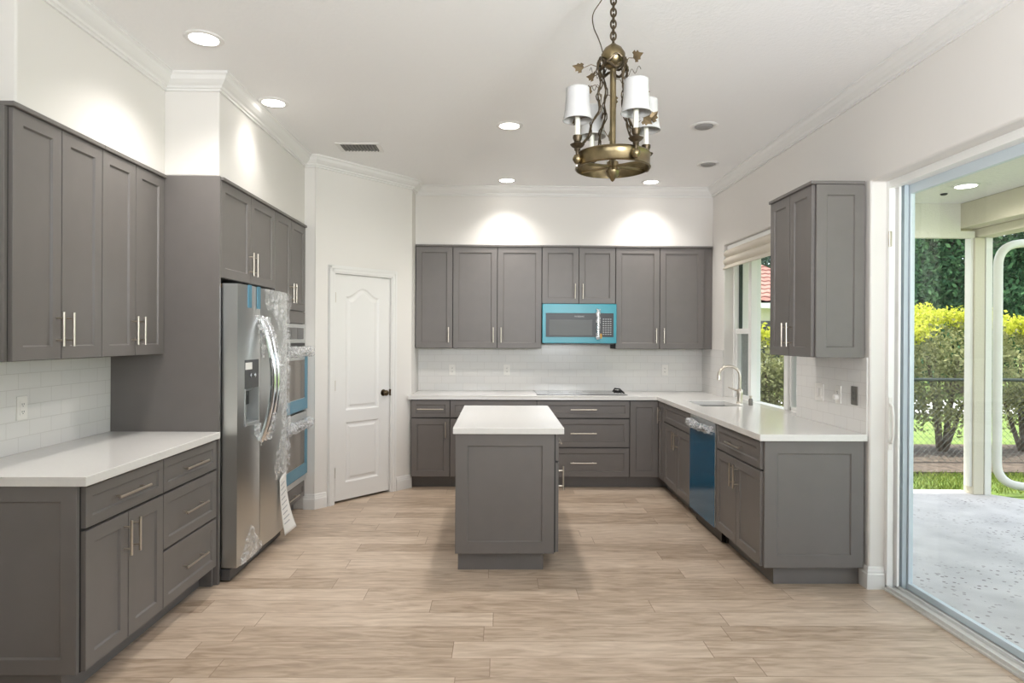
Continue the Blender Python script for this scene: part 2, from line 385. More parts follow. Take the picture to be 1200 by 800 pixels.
# pantry block across the corner: short return, diagonal wall with the door, return to the back wall
PA, PB = Vector((-1.578, 5.58)), Vector((-.862, 6.40))
pd = (PB-PA).normalized(); pn = Vector((pd.y, -pd.x)); plen = (PB-PA).length
PM = Matrix(((pd.x, -pn.x, 0, PA.x), (pd.y, -pn.y, 0, PA.y), (0, 0, 1, 0), (0, 0, 0, 1)))   # local x along the wall, -y into the room
D0, D1, DH = .186, .838, 2.055
mb = MB(PM)
for x0, x1, z0, z1 in ((0, D0, 0, ZC), (D1, plen, 0, ZC), (D0, D1, DH, ZC)): mb.box(x0, x1, 0, .11, z0, z1)
struct(mb.build('wall_pantry', M['wall']))
struct(MB().box(XL, PA.x+.001, 5.585, 5.66, 0, ZC).build('wall_pantry_side', M['wall'], bevel=.006))
struct(MB().box(PB.x-.1, PB.x, PB.y+.005, YB, 0, ZC).build('wall_pantry_return', M['wall']))
# soffits over the wall cabinets
SZ = 2.436
struct(MB().box(XL, -1.99, 2.69, 3.88, SZ, ZC).build('wall_soffit_left', M['wall'], bevel=.008))
struct(MB().box(XL, -1.672, 3.88, 5.585, SZ, ZC).build('wall_soffit_fridge', M['wall'], bevel=.008))
struct(MB().box(PB.x, XR, 6.664, YB, SZ, ZC).build('wall_soffit_back', M['wall']))
# tile
struct(MB().box(PB.x, XR, 6.968, YB, .905, 1.46).build('wall_back_tile', M['tileX']))
struct(MB().box(XL, -2.304, 2.60, 3.874, .905, 1.42).build('wall_left_tile', M['tileY']))
struct(cells([3.845, WY0, WY1, 6.968], [.905, 1.372], lambda i, j: i != 1, 2.2, XR, 'X').build('wall_right_tile', M['tileY']))
struct(MB().box(2.2, XR, 3.838, 3.845, .905, 1.374).build('trim_5', M['trim']))
# crown moulding and baseboards
CP = [(0, 0), (.082, 0), (.082, -.012), (.07, -.02), (.06, -.04), (.04, -.058), (.026, -.066), (.022, -.078), (.012, -.082), (.012, -.094), (0, -.094)]
struct(sweep([(XL, 2.69), (-1.99, 2.69), (-1.99, 3.88), (-1.672, 3.88), (-1.672, 5.583), (PA.x, 5.58), (PB.x, PB.y), (PB.x, 6.664), (XR, 6.664), (XR, -4.19)], CP, ZC).build('trim_1', M['trim']))
BPf = [(0, 0), (.016, 0), (.016, .088), (.012, .094), (.012, .104), (.008, .112), (.006, .126), (0, .132)]
p0 = PA + pd*.116; p1 = PA + pd*.902
struct(sweep([(-1.672, 5.582), (PA.x, 5.58), (p0.x, p0.y)], BPf, 0).build('baseboard_pantry', M['trim']))
struct(sweep([(p1.x, p1.y), (PB.x, PB.y)], BPf, 0).build('baseboard_pantry_door', M['trim']))
struct(sweep([(XR, 3.93), (XR, 3.82), (2.296, 3.82)], BPf, 0).build('baseboard_right', M['trim']))

# ------------------------------------------------------------------ door_1: pantry door with casing
door1 = bpy.data.objects.new('door_1', None); COL.objects.link(door1); door1.matrix_world = PM; struct(door1)
def casing(a, b, top, w=.07):
    mb = MB()
    for o0, o1, t in ((0, w, .011), (.012, w-.008, .017), (.04, w-.008, .021)):
        mb.box(a-o1, a-o0, -t, .0, 0, top+o1); mb.box(b+o0, b+o1, -t, .0, 0, top+o1); mb.box(a-o1, b+o1, -t, .0, top+o0, top+o1)
    mb.box(a-.012, a, 0, .10, 0, top+.012); mb.box(b, b+.012, 0, .10, 0, top+.012); mb.box(a, b, 0, .10, top, top+.012)
    return mb
casing(D0+.012, D1-.012, DH-.012).build('door_casing', M['trim'], door1, bevel=.002)
def slab_door(x0, x1, z0, z1):
    """moulded two-panel door, arch-topped upper panel"""
    mb = MB(); y, t = .012, .035
    mb.box(x0, x1, y+.012, y+t, z0, z1)
    w = x1-x0; st = .125
    # upper panel outline, cathedral top
    def outline(d, arch):
        a, b = x0+st+d, x1-st-d
        if arch:
            zb, zs, zp = .822+d, 1.845-d, 1.925-d; pts = [(a, zb), (b, zb)]
            for k in range(17):
                s = k/16; x = b+(a-b)*s; c = .5-.5*math.cos(2*PI*s)
                pts.append((x, zs+(zp-zs)*c**1.15))
            return pts
        return [(a, .175+d), (b, .175+d), (b, .715-d), (a, .715-d)]
    # front skin with holes -> built as strips around each panel
    def strip(A, B, ya, yb):
        va = [mb.v((p[0], ya, p[1])) for p in A]; vb = [mb.v((p[0], yb, p[1])) for p in B]; n = len(A)
        for k in range(n): mb.f([va[k], va[(k+1) % n], vb[(k+1) % n], vb[k]])
        return vb
    for arch in (True, False):
        o = outline(0, arch)
        strip(o, outline(.014, arch), y, y+.010); strip(outline(.014, arch), outline(.03, arch), y+.010, y+.010)
        vb = strip(outline(.03, arch), outline(.05, arch), y+.010, y+.002); mb.f(vb)
    a, b = x0+st, x1-st
    def quad(xa, xb, za, zb): mb.f([mb.v((xa, y, za)), mb.v((xb, y, za)), mb.v((xb, y, zb)), mb.v((xa, y, zb))])
    quad(x0, a, z0, z1); quad(b, x1, z0, z1); quad(a, b, z0, .175); quad(a, b, .715, .822)
    top = outline(0, True)[2:]
    for (p, q) in zip(top, top[1:]): mb.f([mb.v((p[0], y, p[1])), mb.v((q[0], y, q[1])), mb.v((q[0], y, z1)), mb.v((p[0], y, z1))])
    for (xa, xb, za, zb) in ((x0, x0, z0, z1), (x1, x1, z0, z1), (x0, x1, z1, z1), (x0, x1, z0, z0)):
        mb.f([mb.v((xa, y, za)), mb.v((xb, y, zb if xa == xb else za)), mb.v((xb, y+.012, zb if xa == xb else za)), mb.v((xa, y+.012, za))])
    return mb
slab_door(D0+.015, D1-.015, .022, DH-.015).build('door_panel', M['trim'], door1)
MB().lathe([(0, -.06), (.016, -.058), (.026, -.048), (.028, -.036), (.022, -.026), (.01, -.02), (.01, -.006), (.03, -.004), (.032, .002), (0, .012)], (D1-.085, .010, .955), 20, 'Y').build('door_knob', M['knob'], door1, smooth=True)
MB().box(D1-.018, D1-.012, -.012, .012, .925, .985).build('latch_plate', M['knob'], door1)
for z in (.28, 1.05, 1.83): MB().tube([(D0+.013, -.006, z-.045), (D0+.013, -.006, z+.045)], .006, 10).build('hinge', M['nickel'], door1)

# ------------------------------------------------------------------ window_1: three-light window over the sink
win = bpy.data.objects.new('window_1', None); COL.objects.link(win); win.location = (2.30, WY0, WZ0); struct(win)
wl, wh = WY1-WY0, WZ1-WZ0
m1, m2 = 5.155-WY0, 5.905-WY0
mb = MB()
fw = .035
mb.box(0, .09, 0, fw, 0, wh); mb.box(0, .09, wl-fw, wl, 0, wh); mb.box(0, .09, fw, wl-fw, 0, .03); mb.box(0, .09, fw, wl-fw, wh-fw, wh)
for m_ in (m1, m2): mb.box(0, .09, m_-.034, m_+.034, .03, wh-fw)
mb.build('window_frame', M['alu'], win, bevel=.003)
MB().box(.05, .056, m1+.034, m2-.034, .03, wh-fw).build('glass_pane', M['glass'], win)
for a, b in ((fw, m1-.034), (m2+.034, wl-fw)):
    mb = MB(); zr = .655
    mb.box(.02, .06, a, a+.022, .03, zr+.03); mb.box(.02, .06, b-.022, b, .03, zr+.03); mb.box(.02, .06, a, b, .03, .06); mb.box(.015, .065, a, b, zr-.01, zr+.04)
    mb.build('lower_sash', M['alu'], win, bevel=.002)
    MB().box(.035, .04, a+.022, b-.022, .06, zr-.01).build('glass_pane', M['glass'], win)
    MB().box(.062, .064, a+.02, b-.02, .06, zr-.01).build('insect_screen', M['screen'], win)
    mb = MB(); mb.box(.045, .075, a, a+.018, zr+.04, wh-fw); mb.box(.045, .075, b-.018, b, zr+.04, wh-fw)
    mb.build('upper_sash', M['fence'], win)
    MB().box(.055, .06, a+.018, b-.018, zr+.04, wh-fw).build('glass_pane', M['glass'], win)

# ------------------------------------------------------------------ door_2: sliding glass door on the right
sl = bpy.data.objects.new('door_2', None); COL.objects.link(sl); sl.location = (2.30, 0, 0); struct(sl)
mb = MB(); mb.box(0, .035, DY1-.03, DY1, 0, DZ); mb.box(.035, .15, DY1-.012, DY1, 0, DZ); mb.box(0, .04, DY0, DY1, DZ-.045, DZ); mb.box(.04, .15, DY0, DY1, DZ-.03, DZ); mb.box(0, .15, DY0, DY0+.03, 0, DZ)
mb.build('door_frame', M['alu'], sl, bevel=.002)
mb = MB(); mb.box(-.012, .15, DY0, DY1, 0, .012); mb.box(.0, .012, DY0, DY1, .012, .03); mb.box(.062, .072, DY0, DY1, .012, .03); mb.box(.135, .15, DY0, DY1, .012, .03)
mb.build('track', M['track'], sl, bevel=.0015)
mb = MB(); mb.box(.047, .06, DY1-.05, DY1-.012, .03, DZ-.03); mb.build('stile_strip', M['alu'], sl)
mb = MB(); mb.box(.075, .10, DY1-.055, DY1-.012, .02, DZ-.03); mb.build('panel_seal', M['slateblue'], sl)
mb = MB()
mb.box(.104, .132, DY1-.065, DY1-.012, .02, DZ-.03); mb.box(.104, .132, DY0+.03, DY1-.065, DZ-.085, DZ-.03); mb.box(.104, .132, DY0+.03, DY1-.065, .02, .055); mb.box(.104, .132, DY0+.03, DY0+.1, .055, DZ-.085)
mb.build('panel_frame', M['bluealu'], sl, bevel=.002)
MB().box(.116, .12, DY0+.1, DY1-.065, .055, DZ-.085).build('glass_pane', M['glass'], sl)
mb = MB(); mb.tube([(.01, DY1-.03, 1.10), (.008, DY1-.06, 1.09), (.006, DY1-.072, 1.03), (.006, DY1-.072, .93), (.008, DY1-.06, .88), (.01, DY1-.03, .87)], .008, 10); mb.box(.002, .022, DY1-.036, DY1-.03, .83, 1.14)
mb.build('door_handle', M['white_plastic'], sl, smooth=True)
mb = MB(); mb.box(-.004, .012, DY1-.042, DY1-.029, 2.03, 2.12); mb.build('latch_keeper', M['nickel'], sl, bevel=.002)

# ------------------------------------------------------------------ cabinet parts
def bar_v(mb, x, z0, z1, y=-.02, r=.006):
    mb.tube([(x, y-.034, z0), (x, y-.034, z1)], r, 10)
    for z in (z0+.028, z1-.028): mb.tube([(x, y, z), (x, y-.034, z)], r*.75, 8)
def bar_h(mb, xc, z, ln, y=-.02, r=.006):
    mb.tube([(xc-ln/2, y-.034, z), (xc+ln/2, y-.034, z)], r, 10)
    for s in (-1, 1): mb.tube([(xc+s*(ln/2-.032), y, z), (xc+s*(ln/2-.032), y-.034, z)], r*.75, 8)
G = .003
def door(par, x0, x1, z0, z1, hx=None, hz=None, hl=.155, mtx=None, rail=.057):
    d = MB(mtx).shaker(x0+G, x1-G, z0, z1, rail=rail).build('door', M['cab'], par)
    if hx is not None:
        mb = MB(mtx); bar_v(mb, hx, hz, hz+hl); mb.build('handle', M['nickel'], d, smooth=True)
    return d
def drawer(par, x0, x1, z0, z1, hl=.256, handle=True, mtx=None, xc=None):
    d = MB(mtx).shaker(x0+G, x1-G, z0, z1, rail=.042 if z1-z0 < .2 else .05).build('drawer', M['cab'], par)
    if handle:
        mb = MB(mtx); bar_h(mb, (x0+x1)/2 if xc is None else xc, (z0+z1)/2 + (.0 if z1-z0 < .2 else .0), hl); mb.build('handle', M['nickel'], d, smooth=True)
    return d
def body(par, w, dep, z0, z1): return MB().box(0, w, 0, dep, z0, z1).build('cabinet_body', M['cabin'], par, bevel=.0015)
def kick(par, w, dep, z1=.114): return MB().box(0, w, .075, dep, 0, z1).build('toe_kick', M['cab'], par)
BZ0, BZ1, DZ0, DZ1 = .118, .686, .698, .864
def pair(par, w, z0, z1, hz, hl=.155, mid=.035):
    door(par, 0, w/2, z0, z1, w/2-mid, hz, hl); door(par, w/2, w, z0, z1, w/2+mid, hz, hl)
def three(par, w, hl=.256):
    drawer(par, 0, w, DZ0, DZ1, hl); drawer(par, 0, w, .411, BZ1, hl); drawer(par, 0, w, BZ0, .400, hl)
def end_panel(par, x0, x1, y, z0, z1, rail=.062):
    return MB().shaker(x0, x1, z0, z1, y=y, t=.019, rail=rail, rec=.008).build('end_panel', M['cab'], par)
def top_trim(par, x0, x1, dep, z=2.414, ends=(0, 0)):
    return MB().box(x0-ends[0], x1+ends[1], -.034, dep, z, z+.020).build('top_trim', M['cab'], par, bevel=.003)
BD = .60

# --- left base run (fronts face +X)
t = thing('base_cabinet', 'grey base cabinet with one drawer over two doors at near end of left run', 'cabinet', (-1.691, 2.645, 0), PI/2, 'left base cabinets')
body(t, .61, BD, .114, .874); kick(t, .61, BD); drawer(t, 0, .61, DZ0, DZ1); pair(t, .61, BZ0, BZ1, .50)
MB(Matrix.Rotation(-PI/2, 4, 'Z')).shaker(-BD, -.004, .114, .874, y=-.021, t=.02, rail=.062, rec=.008).build('end_panel', M['cab'], t)
t = thing('drawer_cabinet', 'grey three-drawer base cabinet beside the refrigerator', 'cabinet', (-1.691, 3.255, 0), PI/2, 'left base cabinets')
body(t, .61, BD, .114, .874); kick(t, .61, BD); three(t, .61)
MB().box(.592, .61, .0, .075, 0, .113).build('foot_panel', M['cab'], t)
tag(MB().box(-2.303, -1.6511, 2.6156, 3.868, .8745, .9145).build('countertop', M['quartz'], bevel=.003), 'white quartz worktop on the left cabinets beside the refrigerator', 'countertop')
# --- left wall cabinets
for k, (y, w, lab) in enumerate(((2.668, .6, 'grey two-door wall cabinet nearest the camera above left worktop'), (3.268, .6, 'grey two-door wall cabinet against the tall refrigerator side panel'))):
    t = thing('wall_cabinet', lab, 'cabinet', (-2.0065, y, 1.372), PI/2, 'left wall cabinets')
    body(t, w, .295, 0, 1.042); pair(t, w, .003, 1.04, .06)
    top_trim(t, 0, w, .295, 1.042, (0.012 if k == 0 else 0, 0))
    if k == 0: MB(Matrix.Rotation(-PI/2, 4, 'Z')).shaker(-.295, .0, 0, 1.04, y=-.02, t=.019).build('end_panel', M['cab'], t)
# --- refrigerator surround
tag(MB().box(-2.303, -1.6625, 3.8725, 3.8925, 0, 2.434).build('refrigerator_side_panel', M['cab'], bevel=.0015), 'tall plain grey end panel standing left of the refrigerator', 'panel')
t = thing('wall_cabinet', 'deep grey two-door cabinet directly above the refrigerator', 'cabinet', (-1.6825, 3.8935, 1.832), PI/2)
body(t, .93, .60, 0, .582); pair(t, .93, .003, .58, .05); top_trim(t, 0, .93, .6, .582)
t = thing('oven_cabinet', 'tall grey cabinet housing the double oven beside the pantry', 'cabinet', (-1.6825, 4.825, 0), PI/2)
mb = MB(); w = .752
mb.box(0, .018, 0, .6, .114, 2.414); mb.box(w-.018, w, 0, .6, .114, 2.414); mb.box(.018, w-.018, 0, .6, 1.59, 2.414); mb.box(.018, w-.018, 0, .6, .114, .262); mb.box(.018, w-.018, .58, .6, .262, 1.59)
mb.build('cabinet_body', M['cab'], t, bevel=.0015)
kick(t, w, .6); pair(t, w, 1.695, 2.412, 1.75); top_trim(t, 0, w, .6)
MB().box(G, w-G, -.02, 0, 1.592, 1.688).build('filler_panel', M['cab'], t)
drawer(t, 0, w, .119, .252, .256)

# --- double wall oven
ov = thing('double_wall_oven', 'steel double wall oven with blue film and plastic-wrapped handles', 'oven', (-1.6825, 4.8435, .264), PI/2)
MB().box(.003, .709, .0, .55, 0, 1.323).build('oven_body', M['steel_dark'], ov)
MB().box(-.012, .726, -.026, -.001, 1.165, 1.322).build('control_panel', M['steel'], ov, bevel=.003)
MB().box(.05, .665, -.028, -.026, 1.195, 1.29).build('display', M['blackglass'], ov)
MB().box(-.012, .726, -.022, -.001, 1.14, 1.163).build('vent_strip', M['black'], ov)
def crumple(pts, r, amp, seg=18, freq=22, seed=0):
    mb = MB(); P = [Vector(p) for p in pts]; n = 48; prof = []
    L_ = len(P)-1; line = []
    for i in range(n+1):
        s = i/n*L_; k = min(int(s), L_-1); line.append(P[k].lerp(P[k+1], s-k))
    mb.tube(line, [r*(1+.35*noise.noise(Vector((i*.4, seed, 0)))) for i in range(n+1)], seg)
    for v in mb.bm.verts:
        d = noise.noise_vector(v.co*freq + Vector((seed*3.1, 0, 0))) + .6*noise.noise_vector(v.co*freq*2.7)
        v.co += d*amp
    return mb
for z0, z1, zh, sd_ in ((.606, 1.136, 1.098, 1), (.055, .588, .50, 2)):
    d = MB().box(-.012, .726, -.042, -.002, z0, z1).build('door', M['steel'], ov, bevel=.004)
    MB().box(.07, .645, -.044, -.042, z0+.10, z1-.11).build('window', M['ovenglass'], d)
    mb = MB(); mb.box(-.013, .727, -.0455, -.042, z0, z0+.095); mb.box(-.013, .055, -.0455, -.042, z0+.095, z1-.06); mb.box(.66, .727, -.0455, -.042, z0+.095, z1-.06)
    mb.build('film', M['bluef'], d)
    mb = MB(); mb.tube([(.04, -.092, zh), (.674, -.092, zh)], .013, 12)
    for x in (.07, .644): mb.tube([(x, -.042, zh), (x, -.092, zh)], .009, 8)
    mb.build('handle', M['chrome'], d, smooth=True)
    crumple([(.05, -.088, zh), (.655, -.088, zh)], .04, .012, seed=sd_).build('plastic_wrap', M['wrap'], d, smooth=True)
MB().box(-.012, .726, -.035, -.002, 0, .045).build('lower_trim', M['steel'], ov, bevel=.003)

# --- refrigerator
fr = thing('refrigerator', 'stainless side-by-side refrigerator with crumpled plastic film on its doors', 'refrigerator', (-1.64, 3.912, 0), PI/2)
FW = .905
MB().box(.004, FW-.004, .03, .62, .05, 1.775).build('case', M['steel_dark'], fr, bevel=.004)
MB().box(.0, FW, -.03, .028, .012, .078).build('base_grille', M['steel_dark'], fr, bevel=.004)
for x in (.06, FW-.06): MB().lathe([(.02, 0), (.025, .004), (.025, .05), (.02, .056)], (x, .3, 0), 14).build('foot', M['black'], fr)
FS = .372
def front_y(x, x0, x1):   # slightly bowed door front
    s = (x-x0)/(x1-x0); return -.070 - .012*math.sin(PI*s)
def fridge_door(x0, x1, hole=None):
    mb = MB(); z0, z1 = .088, 1.80
    xs = sorted(set([x0 + (x1-x0)*k/10 for k in range(11)] + ([hole[0], hole[1]] if hole else []))); zs = [z0, z1] if not hole else [z0, hole[2], hole[3], z1]
    Vv = {}
    def g(i, j, k):
        if (i, j, k) not in Vv: Vv[i, j, k] = mb.v((xs[i], front_y(xs[i], x0, x1) if k else .024, zs[j]))
        return Vv[i, j, k]
    for i in range(len(xs)-1):
        for j in range(len(zs)-1):
            mb.f([g(i, j, 0), g(i+1, j, 0), g(i+1, j+1, 0), g(i, j+1, 0)])
            inh = hole and hole[0]-1e-6 <= xs[i] < hole[1]-1e-6 and j == 1
            if not inh: mb.f([g(i, j, 1), g(i+1, j, 1), g(i+1, j+1, 1), g(i, j+1, 1)])
    n, m_ = len(xs)-1, len(zs)-1
    for i in range(n):
        for j in (0, m_): mb.f([g(i, j, 0), g(i+1, j, 0), g(i+1, j, 1), g(i, j, 1)])
    for j in range(m_):
        for i in (0, n): mb.f([g(i, j, 0), g(i, j+1, 0), g(i, j+1, 1), g(i, j, 1)])
    return mb
DX0, DX1, DZa, DZb = .088, .322, .925, 1.335
ld = fridge_door(.0, FS-.003, (DX0, DX1, DZa, DZb)).build('freezer_door', M['steel'], fr, smooth=True)
rd = fridge_door(FS+.003, FW).build('door', M['steel'], fr, smooth=True)
dp = MB()
dp.box(DX0, DX1, -.01, .02, DZa, 1.155)              # recess back
dp.box(DX0, DX0+.012, -.083, -.01, DZa, 1.155); dp.box(DX1-.012, DX1, -.083, -.01, DZa, 1.155); dp.box(DX0, DX1, -.084, -.01, DZa, DZa+.018); dp.box(DX0, DX1, -.045, -.01, 1.135, 1.155)
dp = dp.build('dispenser', M['recess'], ld, bevel=.002)
MB().box(DX0, DX1, -.079, -.045, 1.155, DZb).build('control_face', M['steel_dark'], dp, bevel=.002)
MB().box(DX0+.08, DX0+.15, -.05, -.02, 1.05, 1.135).build('spout', M['black'], dp, bevel=.004)
MB().box(DX0+.01, DX0+.115, -.0815, -.079, 1.275, 1.318).build('sticker', M['paper'], dp)
for x in (DX0+.10, DX0+.165): MB().lathe([(.014, 0), (.014, -.004), (.010, -.006), (0, -.006)], (x, -.079, 1.235), 14, 'Y').build('button', M['chrome'], dp)
MB().box(DX0+.012, DX0+.05, -.06, -.058, .94, 1.13).build('film', M['wrap'], dp)
def arc_handle(x, par):
    mb = MB(); pts = []
    for k in range(25):
        s = k/24; z = .80+.80*s; pts.append((x, -.078-.085*math.sin(PI*s)**.75-.004, z))
    mb.tube(pts, .014, 12, flat=1.5)
    return mb.build('handle', M['chrome'], par, smooth=True)
h1 = arc_handle(FS-.032, ld); h2 = arc_handle(FS+.038, rd)
def patch(fn, nu, nv, amp, freq, seed, name, par, axis=1):
    mb = MB(); mb.grid_surface(fn, nu, nv)
    for v in mb.bm.verts:
        d = noise.noise(v.co*freq + Vector((seed, 0, 0))) + .7*noise.noise(v.co*freq*2.3 + Vector((seed, 9, 0))) + .4*abs(noise.noise(v.co*freq*5))
        v.co.y -= abs(d)*amp; v.co.x += noise.noise(v.co*freq*1.7+Vector((5, seed, 1)))*amp*.6
    return mb.build(name, M['wrap'], par, smooth=True)
ragged = lambda u, s: .05*noise.noise(Vector((u*6, s, 0)))
patch(lambda u, v: (FS+.03+(FW-FS-.03)*u + .0, -.084, 1.80-(.10+.26*u+2*ragged(u, 3))*v), 30, 30, .02, 10, 1.3, 'plastic_wrap', rd)
patch(lambda u, v: (FW-.10-.16*math.sin(v*5)**2*(1-u)+.11*u-.06*(1-u), -.086, 1.50-(1.0+ragged(u, 5))*v), 16, 50, .024, 11, 4.1, 'plastic_wrap', rd)
patch(lambda u, v: (FS-.13+.12*u+.04*v, -.085, 1.62-(.30+ragged(u, 8))*v*(.5+.5*u)), 14, 20, .025, 18, 6.7, 'plastic_wrap', ld)
patch(lambda u, v: (FS-.15+.12*u, -.086, .92-.16*v*(.4+.6*u)), 12, 14, .02, 22, 2.9, 'plastic_wrap', ld)
patch(lambda u, v: (.02+(FS-.03)*u, -.084, .09+.17*v*(.35+.9*math.sin(PI*min(1, u*1.1))**2)), 22, 12, .014, 16, 8.3, 'plastic_wrap', ld)
crumple([(FS+.04, -.085, 1.60), (FS+.038, -.14, 1.44), (FS+.04, -.17, 1.28)], .03, .014, seed=5).build('handle_wrap', M['wrap'], h2, smooth=True)
crumple([(FS+.038, -.15, .98), (FS+.038, -.10, .80)], .028, .014, seed=6).build('handle_wrap', M['wrap'], h2, smooth=True)
crumple([(FS-.032, -.085, 1.60), (FS-.032, -.13, 1.48)], .026, .014, seed=9).build('handle_wrap', M['wrap'], h1, smooth=True)
for x, par in ((.13, ld), (.28, ld)): MB().box(x, x+.055, -.0845, -.0815, 1.66, 1.803).build('tape', M['bluef'], par)
for x in (.02, FW-.10): MB().box(x, x+.08, -.03, .10, 1.776, 1.80).build('hinge_cover', M['cardboard'], fr, bevel=.004)
sh = MB(); sh.grid_surface(lambda u, v: (.70+.13*u+.03*v*v, -.088-.07*v*v*(.4+.6*u)-.004, .47-.41*v+.03*u), 8, 18)
sh = sh.build('paper_sheet', M['paper'], rd, smooth=True, solid=.001)
for k in range(9):
    v0 = .12+.085*k; wv = .6+.3*random.random()
    MB().grid_surface(lambda u, v, v0=v0, wv=wv: (.70+.13*(.1+wv*.85*u)+.03*(v0+.02*v)**2, -.0905-.07*(v0+.02*v)**2*(.4+.6*(.1+wv*.85*u))-.004, .47-.41*(v0+.02*v)+.03*(.1+wv*.85*u)), 6, 2).build('printed_line', M['ink'], sh)

# --- back wall base run (fronts face -Y)
YF = 6.366
def base(name, x, w, label): return thing(name, label, 'cabinet', (x, YF, 0), 0, 'back base cabinets')
t = base('base_cabinet', -.856, .381, 'narrow grey base cabinet with one drawer and one door beside the pantry'); body(t, .381, .585, .114, .874); kick(t, .381, .585); drawer(t, 0, .381, DZ0, DZ1, .256); door(t, 0, .381, BZ0, BZ1, .381-.04, .50)
t = base('base_cabinet', -.474, .85, 'wide grey base cabinet mostly hidden behind the island'); body(t, .85, .585, .114, .874); kick(t, .85, .585); drawer(t, 0, .85, DZ0, DZ1, .256); pair(t, .85, BZ0, BZ1, .50)
t = base('drawer_cabinet', .377, .915, 'wide grey three-drawer base cabinet below the cooktop'); body(t, .915, .585, .114, .874); kick(t, .915, .585); three(t, .915)
# corner cabinet with folding corner doors
RX = 1.5946
t = thing('corner_cabinet', 'grey corner base cabinet with folding doors where back and sink runs meet', 'cabinet', (1.293, YF, 0))
lx, ly = RX-1.293, 6.13-YF     # local offsets of the right run
MB().prism([(0, 0), (lx, 0), (lx, ly), (.897, ly), (.897, .585), (0, .585)], .114, .874).build('cabinet_body', M['cabin'], t)
MB().prism([(0, .075), (lx+.075, .075), (lx+.075, ly), (.897, ly), (.897, .585), (0, .585)], 0, .114).build('toe_kick', M['cab'], t)
MB().shaker(G, lx-.021, BZ0, DZ1).build('door', M['cab'], t)
RM = Matrix.Translation((lx, 0, 0)) @ Matrix.Rotation(-PI/2, 4, 'Z')
d = MB(RM).shaker(.022, -ly-G, BZ0, DZ1, rail=.05).build('door', M['cab'], t)
mb = MB(RM); bar_v(mb, .13, .66, .815); mb.build('handle', M['nickel'], d, smooth=True)

# --- right base run (fronts face -X); local x grows toward the camera
def rbase(name, yfar, label, cat='cabinet', group='right base cabinets'): return thing(name, label, cat, (RX, yfar, 0), -PI/2, group)
t = rbase('sink_cabinet', 6.128, 'grey sink base cabinet with false drawer front and two doors')
w = .862; mb = MB(); mb.box(0, .018, 0, .595, .114, .874); mb.box(w-.018, w, 0, .595, .114, .874); mb.box(.018, w-.018, 0, .595, .114, .132); mb.box(.018, w-.018, .58, .595, .132, .874); mb.box(.018, w-.018, 0, .018, .132, .874)
mb.build('cabinet_body', M['cabin'], t); kick(t, w, .595); drawer(t, 0, w, DZ0, DZ1, handle=False); pair(t, w, BZ0, BZ1, .50)
t = rbase('dishwasher', 5.262, 'dishwasher with bright blue protective film on its door', 'dishwasher', None); w = .606
MB().box(.004, w-.004, 0, .58, .11, .872).build('case', M['steel_dark'], t)
MB().box(.004, w-.004, .06, .58, 0, .108).build('toe_kick', M['black'], t)
MB().box(.004, w-.004, .025, .055, .012, .112).build('vent_panel', M['black'], t)
d = MB().box(.003, w-.003, -.028, -.001, .118, .868).build('door', M['steel'], t, bevel=.004)
MB().box(.002, w-.002, -.031, -.028, .116, .80).build('film', M['blue'], d, bevel=.001)
mb = MB(); pts = [(.05+(w-.10)*k/16, -.045-.03*math.sin(PI*k/16), .815) for k in range(17)]; mb.tube(pts, .017, 12, flat=1.6); mb.build('handle', M['chrome'], d, smooth=True)
crumple([(.04, -.05, .815), (w/2, -.078, .815), (w-.04, -.05, .815)], .03, .010, seed=11).build('plastic_wrap', M['wrap'], d, smooth=True)
t = rbase('base_cabinet', 4.654, 'grey base cabinet with one drawer over two doors beside the dishwasher'); w = .79
body(t, w, .595, .114, .874); MB().box(0, w-.03, .075, .595, 0, .114).build('toe_kick', M['cab'], t); drawer(t, 0, w, DZ0, DZ1, .256); pair(t, w, BZ0, BZ1, .50)
MB(Matrix.Translation((w, 0, 0)) @ Matrix.Rotation(PI/2, 4, 'Z')).shaker(-.002, .595, .114, .872, y=-.021, t=.02, rail=.075, rec=.008).build('end_panel', M['cab'], t)
# --- L-shaped worktop with sink cut-out
cx = [-.886, RX-.04, 1.715, 2.065, 2.199]; cy = [3.8206, 5.415, 5.885, 6.328, 6.415, 6.967]
def solid(i, j):
    if j >= 3: return True
    return i >= 1 and not (i == 2 and j == 1)
cx2 = [-.886, -.861, RX-.04, 1.715, 2.065, 2.199]
def solid2(i, j):
    if i == 0: return j == 3 and False
    return solid(i-1, j)
mb = cells(cx2, cy, solid2, .8745, .9145, 'Z')
mb.prism([(-.886, 6.328), (-.861, 6.328), (-.861, 6.394), (-.886, 6.366)], .8745, .9145)
tag(mb.build('countertop', M['quartz'], bevel=.003), 'white quartz L-shaped worktop along the back and sink walls', 'countertop')
tag(cells([2.199, 2.299], [WY0+.003, WY1-.003], lambda i, j: True, .8855, .9145, 'Z').build('window_sill_slab', M['quartz']), 'white quartz sill slab filling the sink window recess', 'window sill')
sk = thing('kitchen_sink', 'stainless undermount sink set into the white worktop', 'sink', (1.715, 5.415, .70))
mb = MB(); a, b, dpt = .352, .472, .173
o = [(-.012, -.012), (a+.012, -.012), (a+.012, b+.012), (-.012, b+.012)]; i_ = [(0, 0), (a, 0), (a, b), (0, b)]; bt = [(.02, .02), (a-.02, .02), (a-.02, b-.02), (.02, b-.02)]
R0 = [mb.v((x, y, dpt)) for x, y in o]; R1 = [mb.v((x, y, dpt)) for x, y in i_]; R2 = [mb.v((x, y, .01)) for x, y in bt]; R3 = [mb.v((x, y, 0)) for x, y in o]
for A, B in ((R0, R1), (R1, R2), (R3, R0)):
    for k in range(4): mb.f([A[k], A[(k+1) % 4], B[(k+1) % 4], B[k]])
mb.f(R2); mb.f(R3)
mb.build('bowl', M['sinksteel'], sk, bevel=.008, seg=3)
